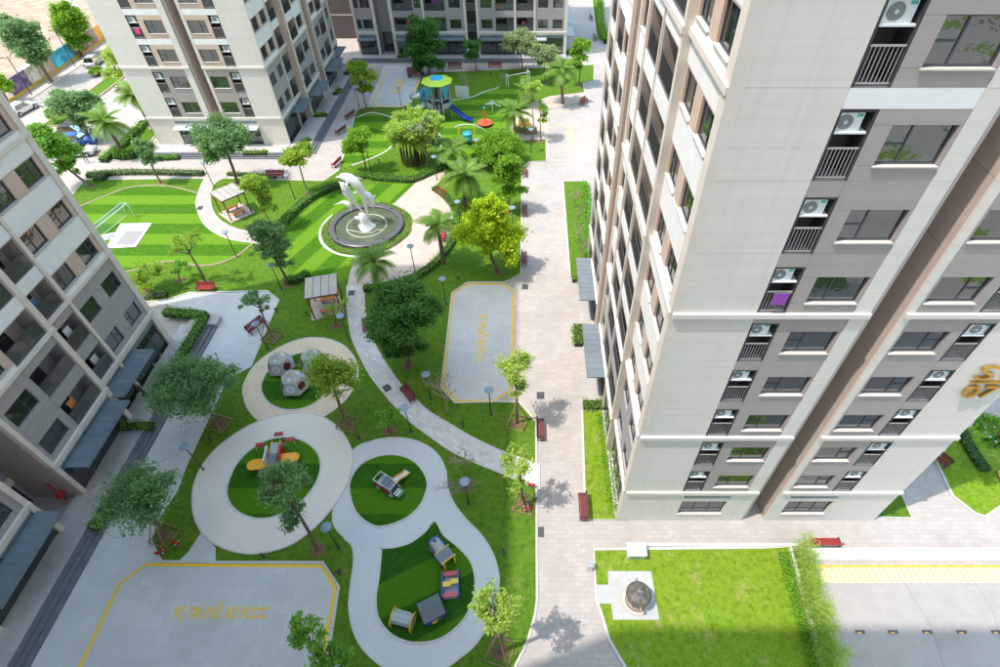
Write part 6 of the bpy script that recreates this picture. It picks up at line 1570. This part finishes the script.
# street lamps beside the hoarding
for b, l in (((75, 66), 'slim double headed street lamp in front of the blue hoarding panel'), ((32, 95), 'slim double headed street lamp in front of the purple hoarding panel')):
    o = empty('street_lamp', P(*b, .1), 0, l, 'street lamp')
    MB().tube([(0, 0, 0), (0, 0, 5.5)], [.08, .05], 8).build('pole', LBLACK, o)
    for s in (-1, 1): MB().tube([(0, 0, 4.8), (s * .2, s * .6, 5.6)], .03, 6).build('arm', LBLACK, o); MB().box(-.08, .08, -.25, .25, 5.55, 5.62, c=(s * .2, s * .75, 0)).build('lamp_head', LBLACK, o)

# ---------------------------------------------------------------- people
def person(p, rz, cloth_top, cloth_leg, label, hat=None, lean=0.0):
    o = empty('person', p, rz, label, 'person')
    me = bpy.data.meshes.new('body')
    J = [(0, 0, .95), (0, 0, 1.2), (0, .0, 1.42), (0, .02, 1.52), (0, .03, 1.66),
         (.1, 0, .9), (.12, .08, .5), (.12, .02, .07), (.12, .14, .04), (-.1, 0, .9), (-.12, -.04, .5), (-.12, -.14, .08), (-.12, -.02, .04),
         (.19, 0, 1.4), (.26, -.02, 1.13), (.25, .12, .92), (.25, .17, .84), (-.19, 0, 1.4), (-.26, .02, 1.13), (-.25, .14, .92), (-.25, .19, .84)]
    E_ = [(0, 1), (1, 2), (2, 3), (3, 4), (0, 5), (5, 6), (6, 7), (7, 8), (0, 9), (9, 10), (10, 11), (11, 12), (2, 13), (13, 14), (14, 15), (15, 16), (2, 17), (17, 18), (18, 19), (19, 20)]
    r = [.145, .135, .13, .055, .095, .1, .07, .05, .045, .1, .07, .05, .045, .07, .05, .038, .04, .07, .05, .038, .04]
    me.from_pydata(J, E_, []); q = bpy.data.objects.new('body', me); col.objects.link(q)
    md = q.modifiers.new('s', 'SKIN'); me.skin_vertices[0].data[0].use_root = True
    for i, v in enumerate(r): me.skin_vertices[0].data[i].radius = (v, v * .8)
    q.modifiers.new('d', 'SUBSURF').levels = 1
    m2 = bpy.data.meshes.new_from_object(q.evaluated_get(bpy.context.evaluated_depsgraph_get())); bpy.data.objects.remove(q, do_unlink=True)
    skin = mat('skin', (.42, .26, .18), .6)
    for m_ in (cloth_top, cloth_leg, skin): m2.materials.append(m_)
    for f_ in m2.polygons:
        z = f_.center.z; x = abs(f_.center.x)
        f_.material_index = 2 if z > 1.47 or (x > .2 and z < .95 and z > .7) else (0 if z > .93 else 1); f_.use_smooth = True
    link('body', m2, o)
    MB().ball((0, .0, 1.70), (.1, .115, .09), 10, 6).build('hair', mat('black hair', (.012, .01, .01), .6), o, smooth=True)
    if hat: MB().lathe([(.17, 1.71), (.16, 1.73), (.1, 1.74), (.09, 1.83), (.02, 1.85)], 12).build('hat', hat, o)
    return o
person(P(147, 397, .45), R(-35), mat('navy shirt', (.03, .04, .10), .8), mat('dark trousers', (.02, .022, .03), .8), 'person in dark blue clothes and pale hat walking on the terrace', mat('pale hat', (.6, .58, .55), .8))
person(P(88, 163, .01), R(20), mat('black top', (.03, .03, .032), .8), mat('grey trousers', (.06, .06, .07), .8), 'person in black walking behind the parked cars')
# red hose reel by the left tower entrance
o = empty('hose_reel', P(66, 499, .45), R(0), 'red hose reel and pipe in the entrance recess of the banded tower', 'hose reel')
MB().tube([(-.08, 0, .6), (.08, 0, .6)], .3, 16).tube([(0, 0, .9), (-.5, .3, 1.4), (-1.4, .5, 1.6)], .05, 6).build('reel', mat('red enamel', (.45, .02, .03), .4), o)
MB().tube([(0, 0, 0), (0, 0, .3)], .08, 8).build('stand', CAST, o)
